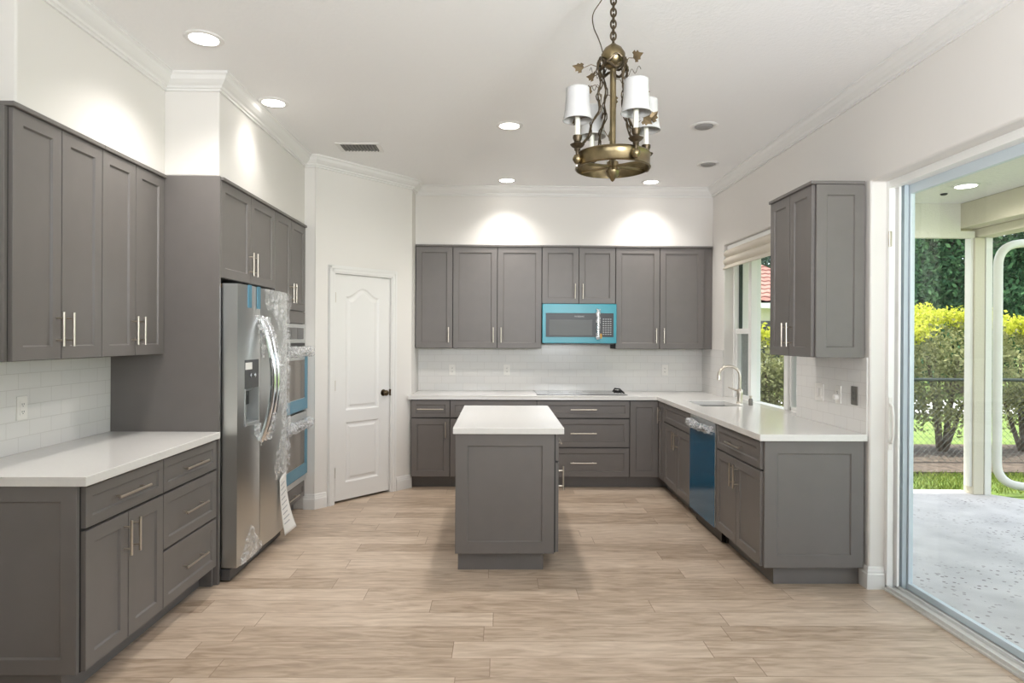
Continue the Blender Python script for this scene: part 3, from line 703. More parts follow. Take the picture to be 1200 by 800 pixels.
MB().lathe([(.045, 0), (.045, .004), (.03, .005), (.025, .001), (0, .001)], (a/2, b/2, .0101), 20).build('drain', M['chrome'], sk)
fa = thing('faucet', 'brushed nickel gooseneck faucet behind the sink', 'faucet', (2.128, 5.68, .9147))
MB().lathe([(.030, 0), (.030, .008), (.024, .014), (.022, .06), (.026, .085), (.026, .115), (.018, .125), (.013, .13)], (0, 0, 0), 20).build('body', M['nickel'], fa, smooth=True)
pts = [(0, 0, .12), (0, 0, .24)] + [(-.085+.085*math.cos(PI*k/14*1.08), .05*(1-math.cos(PI*k/14*1.08))*.5, .24+.085*math.sin(PI*k/14*1.08)) for k in range(1, 15)]
pts += [(-.172, .05, .20)]
mb = MB(); mb.tube(pts, [.012]*(len(pts)-2)+[.015, .017], 14); mb.build('spout', M['nickel'], fa, smooth=True)
mb = MB(); mb.tube([(0, 0, .105), (-.03, .03, .115), (-.075, .075, .135)], [.010, .008, .006], 10); mb.build('lever', M['nickel'], fa, smooth=True)
sdp = thing('soap_dispenser', 'small grey soap dispenser bottle beside the faucet', 'soap dispenser', (2.155, 5.50, .9147))
MB().lathe([(.017, 0), (.018, .004), (.018, .045), (.014, .055), (.009, .06)], (0, 0, 0), 16).build('bottle', M['greyplate'], sdp, smooth=True)
MB().lathe([(.008, .058), (.008, .07), (.012, .071), (.012, .082), (0, .084)], (0, 0, 0), 14).build('pump', M['nickel'], sdp, smooth=True)
# cooktop
ck = thing('cooktop', 'black glass electric cooktop set in the back worktop', 'cooktop', (.383, 6.43, .9147))
MB().box(0, .905, 0, .49, 0, .006).build('glass_top', M['blackglass'], ck, bevel=.002)
for x, y, r in ((.2, .15, .09), (.2, .36, .075), (.6, .14, .075), (.6, .36, .1), (.4, .25, .06)):
    MB().lathe([(r, 0), (r, .0006), (r-.004, .0006), (r-.004, 0), (r, 0)], (x, y, .0061), 32).build('burner_ring', M['greyplate'], ck)
cd = thing('cable_bundle', 'small coiled black cable lying at the right end of cooktop', 'cable', (1.20, 6.50, .9245))
mb = MB(); pts = []
for k in range(60):
    a = k/60*2*PI*3; pts.append((.035*math.cos(a)*(1+.1*math.sin(3*a)), .028*math.sin(a), .006+.009*(k/60*3)+.006*math.sin(a*2)**2))
mb.tube(pts, .0055, 8); mb.build('coil', M['black'], cd, smooth=True)
mb = MB(); mb.tube([(-.045, .02, .02), (-.03, 0, .052), (.02, -.005, .046), (.055, -.01, .012), (.06, -.02, .008)], .008, 8); mb.build('plug', M['black'], cd, smooth=True)

# --- back wall cabinets
def upper(x, w, z0, label): return thing('wall_cabinet', label, 'cabinet', (x, 6.672, z0), 0, 'back wall cabinets')
t = upper(-.856, .381, 1.372, 'narrow grey single-door wall cabinet beside the pantry wall'); body(t, .381, .29, 0, 1.042); door(t, 0, .381, .003, 1.04, .381-.04, .06); top_trim(t, 0, .381, .02, 1.042)
t = upper(-.474, .914, 1.372, 'grey two-door wall cabinet left of the teal microwave'); body(t, .914, .29, 0, 1.042); pair(t, .914, .003, 1.04, .06, mid=.04); top_trim(t, 0, .914, .02, 1.042)
t = upper(.441, .760, 1.834, 'short grey two-door wall cabinet above the microwave'); body(t, .760, .29, 0, .58); pair(t, .760, .003, .578, .05, mid=.04); top_trim(t, 0, .760, .02, .58)
t = upper(1.202, .914, 1.372, 'grey two-door wall cabinet right of the teal microwave, next to window'); body(t, .914, .29, 0, 1.042); pair(t, .914, .003, 1.04, .06, mid=.04); top_trim(t, 0, 1.0, .02, 1.042)
MB().box(.916, 1.003, -.004, .28, 0, 1.04).build('filler_strip', M['cab'], t)
# microwave
mw = thing('microwave', 'microwave in teal protective film mounted under the short cabinet', 'microwave', (.443, 6.60, 1.418))
MB().box(0, .756, 0, .36, .012, .412).build('case', M['steel_dark'], mw, bevel=.002)
MB().box(.02, .736, -.005, .34, .0, .0118).build('vent_base', M['black'], mw)
MB().box(0, .756, -.022, 0, .012, .412).build('front_frame', M['teal'], mw, bevel=.004)
d = MB().box(.035, .553, -.027, -.0222, .075, .318).build('door', M['black'], mw, bevel=.002)
MB().box(.07, .508, -.029, -.0272, .093, .25).build('window', M['mwin'], d)
c_ = MB().box(.573, .725, -.026, -.0222, .075, .318).build('control_panel', M['black'], mw, bevel=.002)
mb = MB()
for i in range(4):
    for j in range(8): mb.box(.615+.024*i, .63+.024*i, -.0275, -.0261, .10+.022*j, .107+.022*j)
mb.build('buttons', M['mwtext'], c_)
mb = MB(); mb.tube([(.564, -.0222, .05), (.564, -.055, .06), (.564, -.055, .345), (.564, -.0222, .358)], .011, 12); h = mb.build('handle', M['chrome'], mw, smooth=True)
crumple([(.564, -.053, .05), (.564, -.057, .36)], .019, .008, seed=14).build('plastic_wrap', M['wrap'], h, smooth=True)
MB().box(.588, .606, -.030, -.0262, .06, .11).build('tag', M['orange'], c_)
fc = bpy.data.curves.new('lettering', 'FONT'); fc.body = 'FRIGIDAIRE'; fc.size = .02; fc.extrude = .0004; fc.align_x = 'CENTER'
fo = bpy.data.objects.new('lettering', fc); COL.objects.link(fo)
me = bpy.data.meshes.new_from_object(fo); bpy.data.objects.remove(fo)
fo = bpy.data.objects.new('lettering', me); COL.objects.link(fo); me.materials.append(M['mwtext']); fo.parent = d; fo.rotation_euler = (PI/2, 0, 0); fo.location = (.375, -.0275, .277)
# right wall cabinet by the sliding door
t = thing('wall_cabinet', 'grey two-door wall cabinet between the sink window and sliding door', 'cabinet', (1.904, 4.475, 1.372), -PI/2)
w = .595; body(t, w, .294, 0, 1.042); pair(t, w, .003, 1.04, .06)
MB(Matrix.Translation((w, 0, 0)) @ Matrix.Rotation(PI/2, 4, 'Z')).shaker(0, .294, 0, 1.04, y=-.02, t=.019, rail=.062, rec=.008).build('end_panel', M['cab'], t)
top_trim(t, 0, w, .294, 1.042, (0, .022))

# --- island
isl = thing('base_cabinet', 'grey island cabinet with panelled end facing the camera', 'cabinet', (.366, 4.115, 0), PI/2, 'island cabinets')
def island_unit(t, w):
    MB().box(0, w, 0, .62, .114, .874).build('cabinet_body', M['cabin'], t, bevel=.0015); MB().box(0.02, w, .075, .62, 0, .114).build('toe_kick', M['cab'], t)
    drawer(t, 0, w, DZ0, DZ1, .256); door(t, 0, w, BZ0, BZ1, .05 if w > .3 else .04, .50)
island_unit(isl, .62)
MB(Matrix.Rotation(-PI/2, 4, 'Z')).shaker(-.636, -.010, .114, .872, y=-.021, t=.02, rail=.075, rec=.008).build('end_panel', M['cab'], isl)
isl2 = thing('base_cabinet', 'grey island cabinet at the far end, facing the cooktop', 'cabinet', (.366, 4.737, 0), PI/2, 'island cabinets')
island_unit(isl2, .66)
tag(MB().box(-.2852, .4151, 4.0687, 5.419, .8745, .9145).build('countertop', M['quartz'], bevel=.003), 'white quartz worktop on the kitchen island', 'countertop')

# ------------------------------------------------------------------ wall plates
def plate(name, label, loc, rz, w=.07, h=.115, kind='outlet', m='white_plastic', group='wall outlets'):
    t = thing(name, label, 'outlet' if kind == 'outlet' else 'switch', loc, rz, group)
    p = MB().box(-w/2, w/2, -.006, 0, -h/2, h/2).build('cover_plate', M[m], t, bevel=.002)
    if kind == 'outlet':
        f = MB().box(-.017, .017, -.0085, -.006, -.034, .034).build('receptacle', M[m], t, bevel=.001)
        mb = MB()
        for z in (-.018, .018):
            for x in (-.006, .006): mb.box(x-.0012, x+.0012, -.0092, -.0084, z-.004, z+.005)
            mb.box(-.002, .002, -.0092, -.0084, z-.011, z-.007)
        mb.build('slots', M['black'], f)
    elif kind == 'switch':
        for x in ((-.023, .023) if w > .1 else (0,)):
            MB().box(x-.016, x+.016, -.010, -.006, -.033, .033).build('rocker', M[m], t, bevel=.0015)
    return t
plate('wall_outlet', 'white outlet on back tile nearest the pantry', (-.499, 6.968, 1.135), 0)
plate('wall_outlet', 'white outlet on back tile behind the island', (.089, 6.968, 1.137), 0)
plate('wall_outlet', 'white outlet on back tile right of the cooktop', (1.795, 6.968, 1.143), 0)
plate('wall_outlet', 'white outlet on left tile above the left worktop', (-2.304, 3.156, 1.13), PI/2)
plate('light_switch', 'white double switch on right tile below the wall cabinet', (2.2, 4.40, 1.12), -PI/2, .118, .118, 'switch', group='right wall plates')
p = plate('wall_outlet', 'white outlet with round plug-in light between switch and grey plate', (2.2, 4.155, 1.125), -PI/2, group='right wall plates')
MB().lathe([(.019, 0), (.019, -.018), (.015, -.024), (0, -.025)], (0, -.0094, -.015), 16, 'Y').build('plug_in_light', M['white_plastic'], p, smooth=True)
plate('wall_outlet', 'dark grey outlet plate nearest the sliding door', (2.2, 3.965, 1.135), -PI/2, m='greyplate', group='right wall plates')

# ------------------------------------------------------------------ roller shade over the sink window
rs = thing('roman_shade', 'cream fabric shade rolled up at top of the sink window', 'window shade', (2.235, WY0+.01, 2.16))
MB().box(0, .06, 0, wl-.02, .19, .232).build('headrail', M['alu'], rs, bevel=.003)
mb = MB(); mb.grid_surface(lambda u, v: (-.006-.028*abs(math.sin(v*PI*2.5))-.012*v, .004+(wl-.028)*u, .19-.19*v), 8, 30); mb.build('cloth', M['shadecloth'], rs, smooth=True, solid=.012)
mb = MB(); mb.tube([(-.03, wl-.35, .0), (-.03, wl-.35, -.02)], .004, 8); mb.build('pull_tab', M['white_plastic'], rs)

# ------------------------------------------------------------------ ceiling fixtures
def can(x, y, lit, label, power=1.0, cone=170, blend=.78):
    t = thing('recessed_light', label, 'ceiling light', (x, y, ZC), 0, 'recessed ceiling lights')
    MB().lathe([(.098, 0), (.098, -.003), (.092, -.007), (.074, -.007), (.070, -.001), (.070, -.0003)], (0, 0, 0), 36).build('trim_ring', M['trim'], t, smooth=True)
    if lit:
        MB().lathe([(.069, -.0015), (.069, -.0035), (.05, -.0045), (0, -.005)], (0, 0, 0), 32).build('lens', M['lamp_on'], t, smooth=True)
        l = bpy.data.lights.new('lamp', 'SPOT'); l.energy = CAN_POWER*power; l.spot_size = math.radians(cone); l.spot_blend = blend; l.shadow_soft_size = .09; l.color = (1, .965, .925)
        o = bpy.data.objects.new('lamp', l); COL.objects.link(o); o.parent = t; o.location = (0, 0, -.02)
    else:
        MB().lathe([(.066, -.002), (.062, -.010), (.05, -.016), (0, -.018)], (0, 0, 0), 32).build('lens', M['lamp_off'], t, smooth=True)
    return t
can(-1.542, 3.392, True, 'lit recessed light over the left worktop, largest in view', 1.1, 130, 1)
can(-1.50, 4.308, True, 'lit recessed light in front of the refrigerator cabinets', .3, 120, 1)
can(.070, 4.727, True, 'lit recessed light over the island', 1.5)
can(.072, 6.364, True, 'lit recessed light near the middle of the back soffit', .9, 120, 1)
can(1.498, 6.384, True, 'lit recessed light near the right end of back soffit', .9, 120, 1)
can(1.486, 4.695, False, 'unlit recessed light right of the chandelier')
can(1.844, 5.713, False, 'unlit recessed light near the sink window')
for x, pw, lab in ((-.6, .38, 'bronze fill uplight added out of view, left behind the camera'), (1.3, 1.25, 'bronze fill uplight added out of view, right behind the camera')):
    t = thing('added_fill_lamp', lab, 'lamp', (x, -.4, 0), 0, 'added fill uplights')  # unseen lamp added behind the camera to brighten ceiling and walls
    MB().lathe([(.14, 0), (.14, .02), (.02, .04), (.014, .06), (.014, 1.75), (.05, 1.78), (.16, 1.87), (.158, 1.875), (.04, 1.80), (0, 1.80)], (0, 0, 0), 28).build('stand', M['knob'], t, smooth=True)
    l = bpy.data.lights.new('uplight', 'SPOT'); l.energy = UPLIGHT_POWER*pw; l.spot_size = math.radians(125); l.spot_blend = .8; l.shadow_soft_size = .45; l.color = (.93, .97, 1)
    o = bpy.data.objects.new('uplight', l); COL.objects.link(o); o.parent = t; o.location = (0, 0, 1.9); o.rotation_euler = (math.radians(125), 0, 0)
vt = thing('ceiling_vent', 'white ceiling air vent with dark louvres in front of the pantry', 'vent', (-1.14, 5.30, ZC), 0)
mb = MB(); a, b = .175, .12
mb.box(-a, a, -b, -b+.025, -.008, 0); mb.box(-a, a, b-.025, b, -.008, 0); mb.box(-a, -a+.03, -b+.025, b-.025, -.008, 0); mb.box(a-.03, a, -b+.025, b-.025, -.008, 0)
mb.build('frame', M['trim'], vt, bevel=.002)
MB().box(-a+.03, a-.03, -b+.025, b-.025, -.002, -.0005).build('duct_opening', M['black'], vt)
for k in range(11):
    x = -a+.045+k*.0265; s = MB(Matrix.Translation((x, 0, -.006)) @ Matrix.Rotation(math.radians(-50), 4, 'Y')).box(-.006, .006, -b+.026, b-.026, -.0008, .0008); s.build('louvre', M['greyplate'], vt)

# ------------------------------------------------------------------ chandelier
CX, CY, CZ = .472, 2.70, 2.186          # bottom of the ring band
ch = thing('chandelier', 'antique brass chandelier with white shades and leafy vines', 'chandelier', (CX, CY, CZ))
RR = .153
mb = MB(); mb.lathe([(RR, 0), (RR+.004, .004), (RR, .010), (RR, .050), (RR+.004, .056), (RR, .062), (RR-.004, .062), (RR-.006, .04), (RR-.004, 0), (RR, 0)], (0, 0, 0), 48)
mb.build('ring_band', M['brass'], ch, smooth=True)
for k in range(6):
    a = k*PI/3+.35; MB().tube([(.02*math.cos(a), .02*math.sin(a), .012), ((RR-.003)*math.cos(a), (RR-.003)*math.sin(a), .012)], .006, 8).build('spoke', M['brass'], ch, smooth=True)
MB().lathe([(0, -.062), (.006, -.058), (.012, -.048), (.026, -.034), (.030, -.018), (.022, -.002), (.026, .004), (.024, .02), (.012, .03)], (0, 0, .01), 20).build('finial', M['brass'], ch, smooth=True)
mb = MB(); mb.lathe([(.013, .03), (.013, .42), (.018, .42), (.018, .43), (.013, .43)], (0, 0, 0), 16); mb.build('centre_rod', M['brass'], ch, smooth=True)
mb = MB(); mb.lathe([(0, -.052), (.02, -.048), (.038, -.034), (.050, -.008), (.050, .012), (.036, .036), (.016, .05), (.010, .056), (0, .056)], (0, 0, .468), 24); mb.build('hub', M['brass'], ch, smooth=True)
mb = MB(); pts = [(.060*math.cos(a), .060*math.sin(a), .418+.012*math.sin(5*a)) for a in [2*PI*k/40 for k in range(40)]]; mb.tube(pts, .006, 8, closed=True)
pts = [(.056*math.cos(a), .056*math.sin(a), .448+.014*math.sin(4*a+1)) for a in [2*PI*k/40 for k in range(40)]]; mb.tube(pts, .005, 8, closed=True)
mb.build('wire_wreath', M['bronze'], ch, smooth=True)
zt = .52; n_links = 12; lh = (ZC-CZ-.03-zt)/n_links
mb = MB()
for k in range(n_links):
    zc = zt+lh*(k+.5); pts = []
    for q in range(20):
        a = 2*PI*q/20; u = .011*math.cos(a); w = (lh/2+.006)*math.sin(a); pts.append((u, 0, zc+w) if k % 2 else (0, u, zc+w))
    mb.tube(pts, .0040, 7, closed=True)
mb.build('chain', M['bronze'], ch, smooth=True)
mb = MB(); pts = []
for k in range(30):
    s = k/29; z = .48+s*(ZC-CZ-.03-.48); pts.append((-.05*math.sin(PI*min(1, s*1.1))-.012+(-.03 if s < .3 else -.03+.03*min(1, (s-.3)*3)) + .012*math.sin(s*9), .004*math.sin(s*13), z))
mb.tube(pts, .0024, 6); mb.build('cord', M['bronze'], ch, smooth=True)
MB().lathe([(0, -.03), (.02, -.028), (.05, -.014), (.062, -.003), (.062, 0)], (0, 0, ZC-CZ), 28).build('canopy', M['brass'], ch, smooth=True)
def leaf(mb, c, ax, up, size):
    c = Vector(c); ax = Vector(ax).normalized(); sd = ax.cross(Vector(up)).normalized(); nn = sd.cross(ax)
    prof = [(0, 0), (.18, .30), (.10, .42), (.38, .52), (.40, .34), (.62, .40), (.66, .20), (1, 0)]
    top = [mb.v(c + ax*(a*size) + sd*(b*size) + nn*(-.25*b*size)) for a, b in prof]; bot = [mb.v(c + ax*(a*size) - sd*(b*size) + nn*(-.25*b*size)) for a, b in prof[1:-1]]
    mid = [mb.v(c + ax*(a*size)) for a in (.18, .40, .64)]
    T, B = top, [top[0]]+bot+[top[-1]]
    for side in (T, B):
        chain = [side[0]] + mid + [side[-1]]
        idx = [0, 1, 4, 5, 7]   # rim vertices matched to the midrib
        mb.f([side[0], side[1], side[2], mid[0]]); mb.f([mid[0], side[2], side[3], mid[1]]); mb.f([mid[1], side[3], side[4], mid[2]]); mb.f([mid[2], side[4], side[5], side[6]]); mb.f([mid[2], side[6], side[7]])
rng = random.Random(3)
angs = [math.radians(a) for a in (201, 293, 22, 113)]
for k, a in enumerate(angs):
    r = .166; x, y = r*math.cos(a), r*math.sin(a)
    cup = MB(); cup.lathe([(.012, .014), (.006, .02), (.008, .04), (.013, .046), (.012, .052), (.024, .060), (.030, .068), (.017, .073), (.013, .08), (.019, .094), (.019, .104), (0, .104)], (0, 0, .012), 18)
    cu = cup.build('candle_cup', M['bronze'], ch, smooth=True, loc=(x, y, .005))
    MB().lathe([(0, -.020), (.010, -.017), (.019, -.003), (.019, .006), (.012, .017), (0, .02)], (0, 0, .02), 18).build('ring_ball', M['brass'], cu, smooth=True)
    MB().lathe([(.0105, .116), (.0105, .235), (.009, .237), (0, .237)], (0, 0, 0), 14).build('candle_sleeve', M['candle'], cu, smooth=True)
    mb = MB(); prof = []
    for q in range(13):
        s = q/12; prof.append((.048 + .011*(1-s)**2.2 + .002*(1-s)**12, .178+.130*s))
    mb.lathe(prof, (0, 0, 0), 32)
    bmesh.ops.delete(mb.bm, geom=[f for f in mb.bm.faces if len(f.verts) > 4], context='FACES')
    mb.build('lamp_shade', M['shade'], cu, smooth=True, solid=.002)
    # vine from the wreath down to the ring
    pts = []
    for q in range(26):
        s = q/25; rad = .068 + .006*math.sin(s*20) + (.088*max(0, (s-.45)/.55)**1.6); da = a + .35*math.sin(s*3.3+k) * (1-s)*.35
        pts.append((rad*math.cos(da), rad*math.sin(da), .445-.375*s))
    mb = MB(); mb.tube(pts, [.0045+.0015*math.sin(q*1.7) for q in range(26)], 7)
    pts2 = [(p[0]+.009*math.cos(q*.9), p[1]+.009*math.sin(q*.9), p[2]) for q, p in enumerate(pts)]; mb.tube(pts2, .0026, 6)
    vine = mb.build('vine', M['bronze'], ch, smooth=True)
    for q in (2, 8, 13, 17):
        p = Vector(pts[q]); o_ = Vector((p.x, p.y, 0)).normalized(); tw = rng.uniform(-1.1, 1.1); dr = Matrix.Rotation(tw, 3, 'Z') @ o_
        st = p + dr*rng.uniform(.035, .075) + Vector((0, 0, rng.uniform(-.01, .02)))
        mb = MB(); mb.tube([p, p.lerp(st, .5)+Vector((0, 0, .012)), st], .0016, 5); leaf(mb, st, dr*.8 + Vector((0, 0, rng.uniform(-.9, .9))), Vector((-dr.y, dr.x, .3)), rng.uniform(.044, .056))
        mb.build('leaf', M['leafmetal'], vine)
    mb = MB(); p = Vector(pts[5]); o_ = Matrix.Rotation(.5, 3, 'Z') @ Vector((math.cos(a), math.sin(a), 0)); q_ = [p + o_*(.08*s) + Vector((0, 0, .012*math.sin(s*16))) + Vector((0, 0, .01*s)) for s in [i/20 for i in range(21)]]
    mb.tube(q_, .0012, 5); mb.build('tendril', M['bronze'], vine)

# ------------------------------------------------------------------ outside
GZ = -.06
struct(MB().box(-60, 90, 6.4, 120, GZ-.2, GZ-.02).build('lawn', M['lawn']))
struct(MB().box(-60, 90, -60, 6.4, GZ-.2, GZ-.03).build('ground', M['lawn']))
struct(MB().prism([(-14, -16), (2.45, -16), (2.45, -4.45), (-2.53, -4.45), (-2.53, 2.6), (-14, 2.6)], GZ-.04, -.012).build('added_bounce_floor', M['bounce_slab']))  # unseen pale ground added to bounce sunlight up to the ceiling
struct(MB().prism([(2.455, -4.4), (5.6, -4.4), (5.6, 5.2), (4.62, 6.40), (2.455, 6.45)], GZ-.04, -.012).build('patio_floor', M['patio']))
LZ = 2.80
struct(MB().box(2.46, 5.1, -4.4, 6.4, LZ, LZ+.25).build('patio_ceiling', M['patio_ceiling']))
struct(MB().box(2.46, 4.46, 6.2, 6.4, 2.535, LZ).build('patio_header', M['stucco']))
mb = MB(); mb.box(4.46, 4.85, -4.4, 6.45, 2.56, LZ); mb.box(4.62, 4.80, -4.4, 6.3, 2.475, 2.56)
struct(mb.build('patio_beam', M['stuccob'], bevel=.01))
struct(MB().box(2.46, 4.60, 6.20, 6.26, 2.47, 2.535).build('patio_header_rail', M['stucco']))
po = thing('patio_post', 'cream square post at the far corner of the covered patio', 'post', (4.68, 6.24, -.012))
MB().box(-.085, .015, -.05, .09, 0, 2.485).build('stucco_face', M['stuccob'], po, bevel=.006)
MB().box(.02, .085, -.055, .06, 0, 2.485).build('aluminium_upright', M['extalu'], po, bevel=.004)
MB().box(-.11, -.087, -.03, .05, .075, 2.485).build('screen_channel', M['extalu'], po)
ds = thing('downspout', 'white curved downspout pipe beside the patio post', 'downspout', (4.86, 6.24, .0))
def bend(pts, n=8, r=.2):
    P = [Vector(p) for p in pts]; out = [P[0]]
    for a, b, c in zip(P, P[1:], P[2:]):
        u = (a-b).normalized(); w = (c-b).normalized(); s = b+u*r; e = b+w*r
        for k in range(n+1):
            q = k/n; out.append((1-q)**2*s + 2*q*(1-q)*b + q*q*e)
    return out+[P[-1]]
mb = MB(); mb.tube(bend([(.9, 0, 2.50), (0, 0, 2.40), (0, 0, .09), (.9, -.25, .0)]), .04, 12); mb.build('pipe', M['extalu'], ds, smooth=True)
t = thing('patio_light', 'round lit light in the covered patio ceiling', 'ceiling light', (3.974, 5.464, LZ))
l = bpy.data.lights.new('lamp', 'SPOT'); l.energy = 22; l.spot_size = math.radians(170); l.spot_blend = .8; l.shadow_soft_size = .08; l.color = (1, .95, .88)
o = bpy.data.objects.new('lamp', l); COL.objects.link(o); o.parent = t; o.location = (0, 0, -.03)
MB().lathe([(.1, 0), (.1, -.006), (.085, -.012), (.08, -.008)], (0, 0, 0), 28).build('trim_ring', M['trim'], t, smooth=True)
MB().lathe([(.08, -.006), (.08, -.010), (0, -.012)], (0, 0, 0), 28).build('lens', M['lamp_on'], t, smooth=True)
tag(MB().lathe([(.03, 0), (.03, -.006), (.02, -.014), (0, -.014)], (4.009, 5.789, LZ), 16).build('ceiling_hook_plate', M['black']), 'tiny black round fitting on the patio ceiling near its light', 'fitting')
# mulch bed, fence
struct(MB().prism([(1, 7.35), (30, 7.35), (30, 9.3), (1, 9.3)], GZ-.02, GZ+.03).build('mulch_bed', M['mulch']))
struct(MB().box(-60, 90, 13.5, 16.5, GZ-.02, GZ-.005).build('road', mat('pale_road', srgb(226, 224, 220), .9)))
fe = thing('chain_link_fence', 'dark chain-link fence running behind the mulch bed', 'fence', (4.4, 7.95, GZ))
for k in range(6): MB().tube([(k*2.94, 0, 0), (k*2.94, 0, 1.07)], .024, 10).build('post', M['fence'], fe, smooth=True)
MB().tube([(0, 0, 1.05), (14.7, 0, 1.05)], .021, 10).build('top_rail', M['fence'], fe, smooth=True)
mb = MB(); st = .075
for k in range(-15, 200):
    for s in (1, -1):
        x0 = k*st; x1 = x0 + 1.0
        a, b = (x0, x1) if s > 0 else (x1, x0)
        z0, z1 = .03, 1.03
        if min(x0, x1) < 0 or max(x0, x1) > 14.7: continue
        mb.tube([(a, .004*s, z0), (b, .004*s, z1)], .0018, 3, cap=False)
mb.build('wire_mesh', M['fence'], fe)
# foliage
def leaf_cloud(name, m, pts, size, par, seed, up=0.0, asp=.5):
    r = np.random.default_rng(seed); n = len(pts)
    d = r.normal(size=(n, 3)); d[:, 2] += up; d /= np.linalg.norm(d, axis=1)[:, None]
    e = r.normal(size=(n, 3)); e -= d*(e*d).sum(1)[:, None]; e /= np.linalg.norm(e, axis=1)[:, None]
    s = size*r.uniform(.6, 1.3, n)[:, None]
    v = np.stack([pts-d*s*.5, pts+e*s*asp*.5, pts+d*s*.5, pts-e*s*asp*.5], 1).reshape(-1, 3)
    me = bpy.data.meshes.new(name); me.vertices.add(4*n); me.vertices.foreach_set('co', v.astype(np.float32).ravel())
    me.loops.add(4*n); me.loops.foreach_set('vertex_index', np.arange(4*n, dtype=np.int32)); me.polygons.add(n); me.polygons.foreach_set('loop_start', np.arange(0, 4*n, 4, dtype=np.int32)); me.polygons.foreach_set('loop_total', np.full(n, 4, dtype=np.int32))
    me.update(calc_edges=True); me.materials.append(m)
    o = bpy.data.objects.new(name, me); COL.objects.link(o)
    if par: o.parent = par
    return o
def blob_pts(clumps, n, seed, lo=.55):
    r = np.random.default_rng(seed); c = np.array(clumps); vol = c[:, 3]*c[:, 4]*c[:, 5]; k = r.choice(len(c), n, p=vol**.7/(vol**.7).sum())
    d = r.normal(size=(n, 3)); d /= np.linalg.norm(d, axis=1)[:, None]; q = r.uniform(lo, 1.05, n)[:, None]
    return c[k, :3] + d*q*c[k, 3:6]
hl = ['near the window end', '']
bushes = [(2.9, 'leftmost hedge shrub, seen only through the sink window'), (3.75, 'hedge shrub seen between sink window and near edge of glass door'), (5.0, 'tall yellow-topped shrub at the left of the glass door view'), (6.05, 'bushy yellow-topped shrub just left of the patio post'), (7.2, 'yellow-topped shrub right of the patio post behind the downspout'), (8.6, 'hedge shrub at the far right behind the fence')]
for k, (x, lab) in enumerate(bushes):
    rr = random.Random(20+k); Hh = 1.78 if k < 2 else (1.82 if k == 2 else 2.02 if k == 3 else 1.95)
    b = thing('hedge_shrub', lab, 'shrub', (x, 8.75, GZ+.02), 0, 'hedge shrubs behind the fence')
    mb = MB(); tips = []
    for j in range(7):
        a = rr.uniform(0, 2*PI); l = rr.uniform(.2, .5); p1 = (l*.4*math.cos(a), l*.4*math.sin(a), .5); p2 = (l*math.cos(a), l*.7*math.sin(a), 1.3); mb.tube([(.04*math.cos(a), .04*math.sin(a), 0), p1, p2], [.035, .025, .01], 7)
    mb.build('stems', M['bark'], b, smooth=True)
    cl = [(rr.uniform(-.55, .55), rr.uniform(-.3, .3), rr.uniform(.4, Hh-.35), rr.uniform(.28, .42), .36, rr.uniform(.25, .36)) for _ in range(14)]
    leaf_cloud('foliage', M['hedge'], blob_pts(cl, 5200, 30+k, .2), .065, b, 40+k)
    cl = [(rr.uniform(-.6, .6), rr.uniform(-.35, .3), Hh-.16+rr.uniform(-.1, .05), .22, .22, .15) for _ in range(12)]
    leaf_cloud('new_growth', M['hedgetop'], blob_pts(cl, 2600, 60+k, .1), .06, b, 70+k, .4)
trees = [(13.5, 19, 'dark spreading tree filling the left of glass door view'), (17.5, 20, 'dark tree seen just left of the patio post'), (22, 21, 'dark tree right of patio post behind the downspout'), (15.5, 28, 'dark tree beside the tiled roof, above hedge'), (19, 30, 'dark tree in the second row left of patio post'), (26.5, 29, 'dark tree in the second row at the far right'), (14.6, 36.5, 'grey-green treetop rising above the tiled roof')]
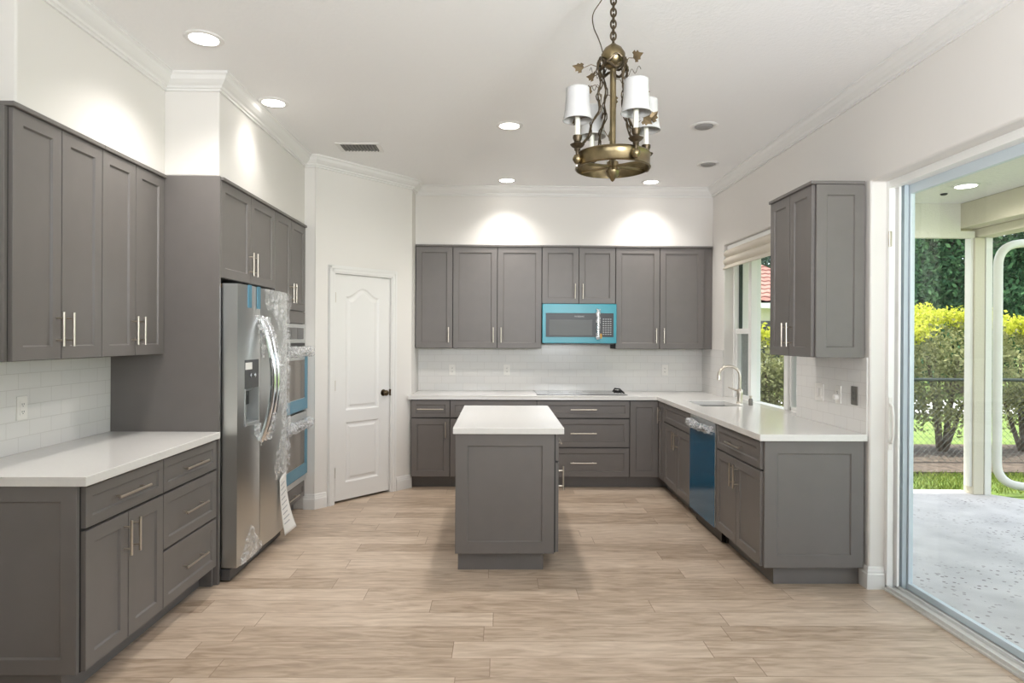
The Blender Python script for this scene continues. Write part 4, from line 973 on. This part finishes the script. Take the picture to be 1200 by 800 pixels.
for k, (x, y, lab) in enumerate(trees):
    rr = random.Random(80+k); t = thing('tree', lab, 'tree', (x, y, GZ-.02), 0, 'trees beyond the lawn')
    mb = MB(); mb.tube([(0, 0, 0), (.1, 0, 1.5), (0, .1, 4.5)], [.28, .22, .12], 10); mb.build('trunk', M['bark'], t, smooth=True)
    top = 8.5 if y < 25 else 10
    cl = [(rr.uniform(-2.2, 2.2), rr.uniform(-1.2, 1.2), rr.uniform(1.0, top), rr.uniform(1.0, 1.6), 1.1, rr.uniform(.7, 1.2)) for _ in range(34)]
    leaf_cloud('foliage', M['treeleaf2'] if k in (2, 6) else M['treeleaf'], blob_pts(cl, 42000, 90+k, .5), .17, t, 100+k)
rngn = np.random.default_rng(5)
pts = np.stack([rngn.uniform(2.5, 9, 9000), rngn.uniform(6.42, 7.4, 9000), np.full(9000, GZ+.015)], 1)
o = leaf_cloud('grass', M['grassblade'], pts, .07, None, 9, 2.5, .16); tag(o, 'short rough grass strip between the patio and mulch bed', 'grass', kind='stuff')
# neighbour's house with hip roof
ho = thing('house', "neighbour's beige house with clay tile roof beyond the hedge", 'house', (1.0, 22.5, GZ-.02))
MB().box(0, 10.8, 0, 9, 0, 2.62).build('walls', M['housewall'], ho)
MB().box(-.6, 11.4, -.6, 9.6, 2.62, 2.80).build('fascia', M['alu'], ho)
mb = MB(); rows = 16; cols = 72
def roofpt(s, t_, lift):   # front slope, s across 0..1, t up 0..1
    x0, x1 = -.65+4.2*t_*1.0, 11.45-4.2*t_; return (x0+(x1-x0)*s, -.65+4.2*t_, 2.80+2.55*t_+lift)
for r_ in range(rows):
    ta, tb = r_/rows, (r_+1)/rows
    A = [mb.v(roofpt(c/cols, ta, .06+.03*abs(math.sin(c*PI/2)))) for c in range(cols+1)]; B = [mb.v(roofpt(c/cols, tb, .02+.03*abs(math.sin(c*PI/2)))) for c in range(cols+1)]
    for c in range(cols): mb.f([A[c], A[c+1], B[c+1], B[c]])
    if r_:
        for c in range(cols): mb.f([prevB[c], prevB[c+1], A[c+1], A[c]])
    prevB = B
p_, q_ = roofpt(0, 1, 0), roofpt(1, 1, 0); e0, e1 = roofpt(0, 0, 0), roofpt(1, 0, 0); bk0, bk1 = (e0[0], 9.65, 2.8), (e1[0], 9.65, 2.8)
r0, r1 = (p_[0], 5.4, 5.35), (q_[0], 5.4, 5.35)
for poly in ((e0, p_, r0, bk0), (e1, q_, r1, bk1), (bk0, bk1, r1, r0), (p_, q_, r1, r0)): mb.f([mb.v(x) for x in poly])
mb.build('tile_roof', M['roof'], ho)
mb = MB(); mb.box(7.6, 9.0, -.03, .0, .9, 2.2); mb.build('window', M['blackglass'], ho)
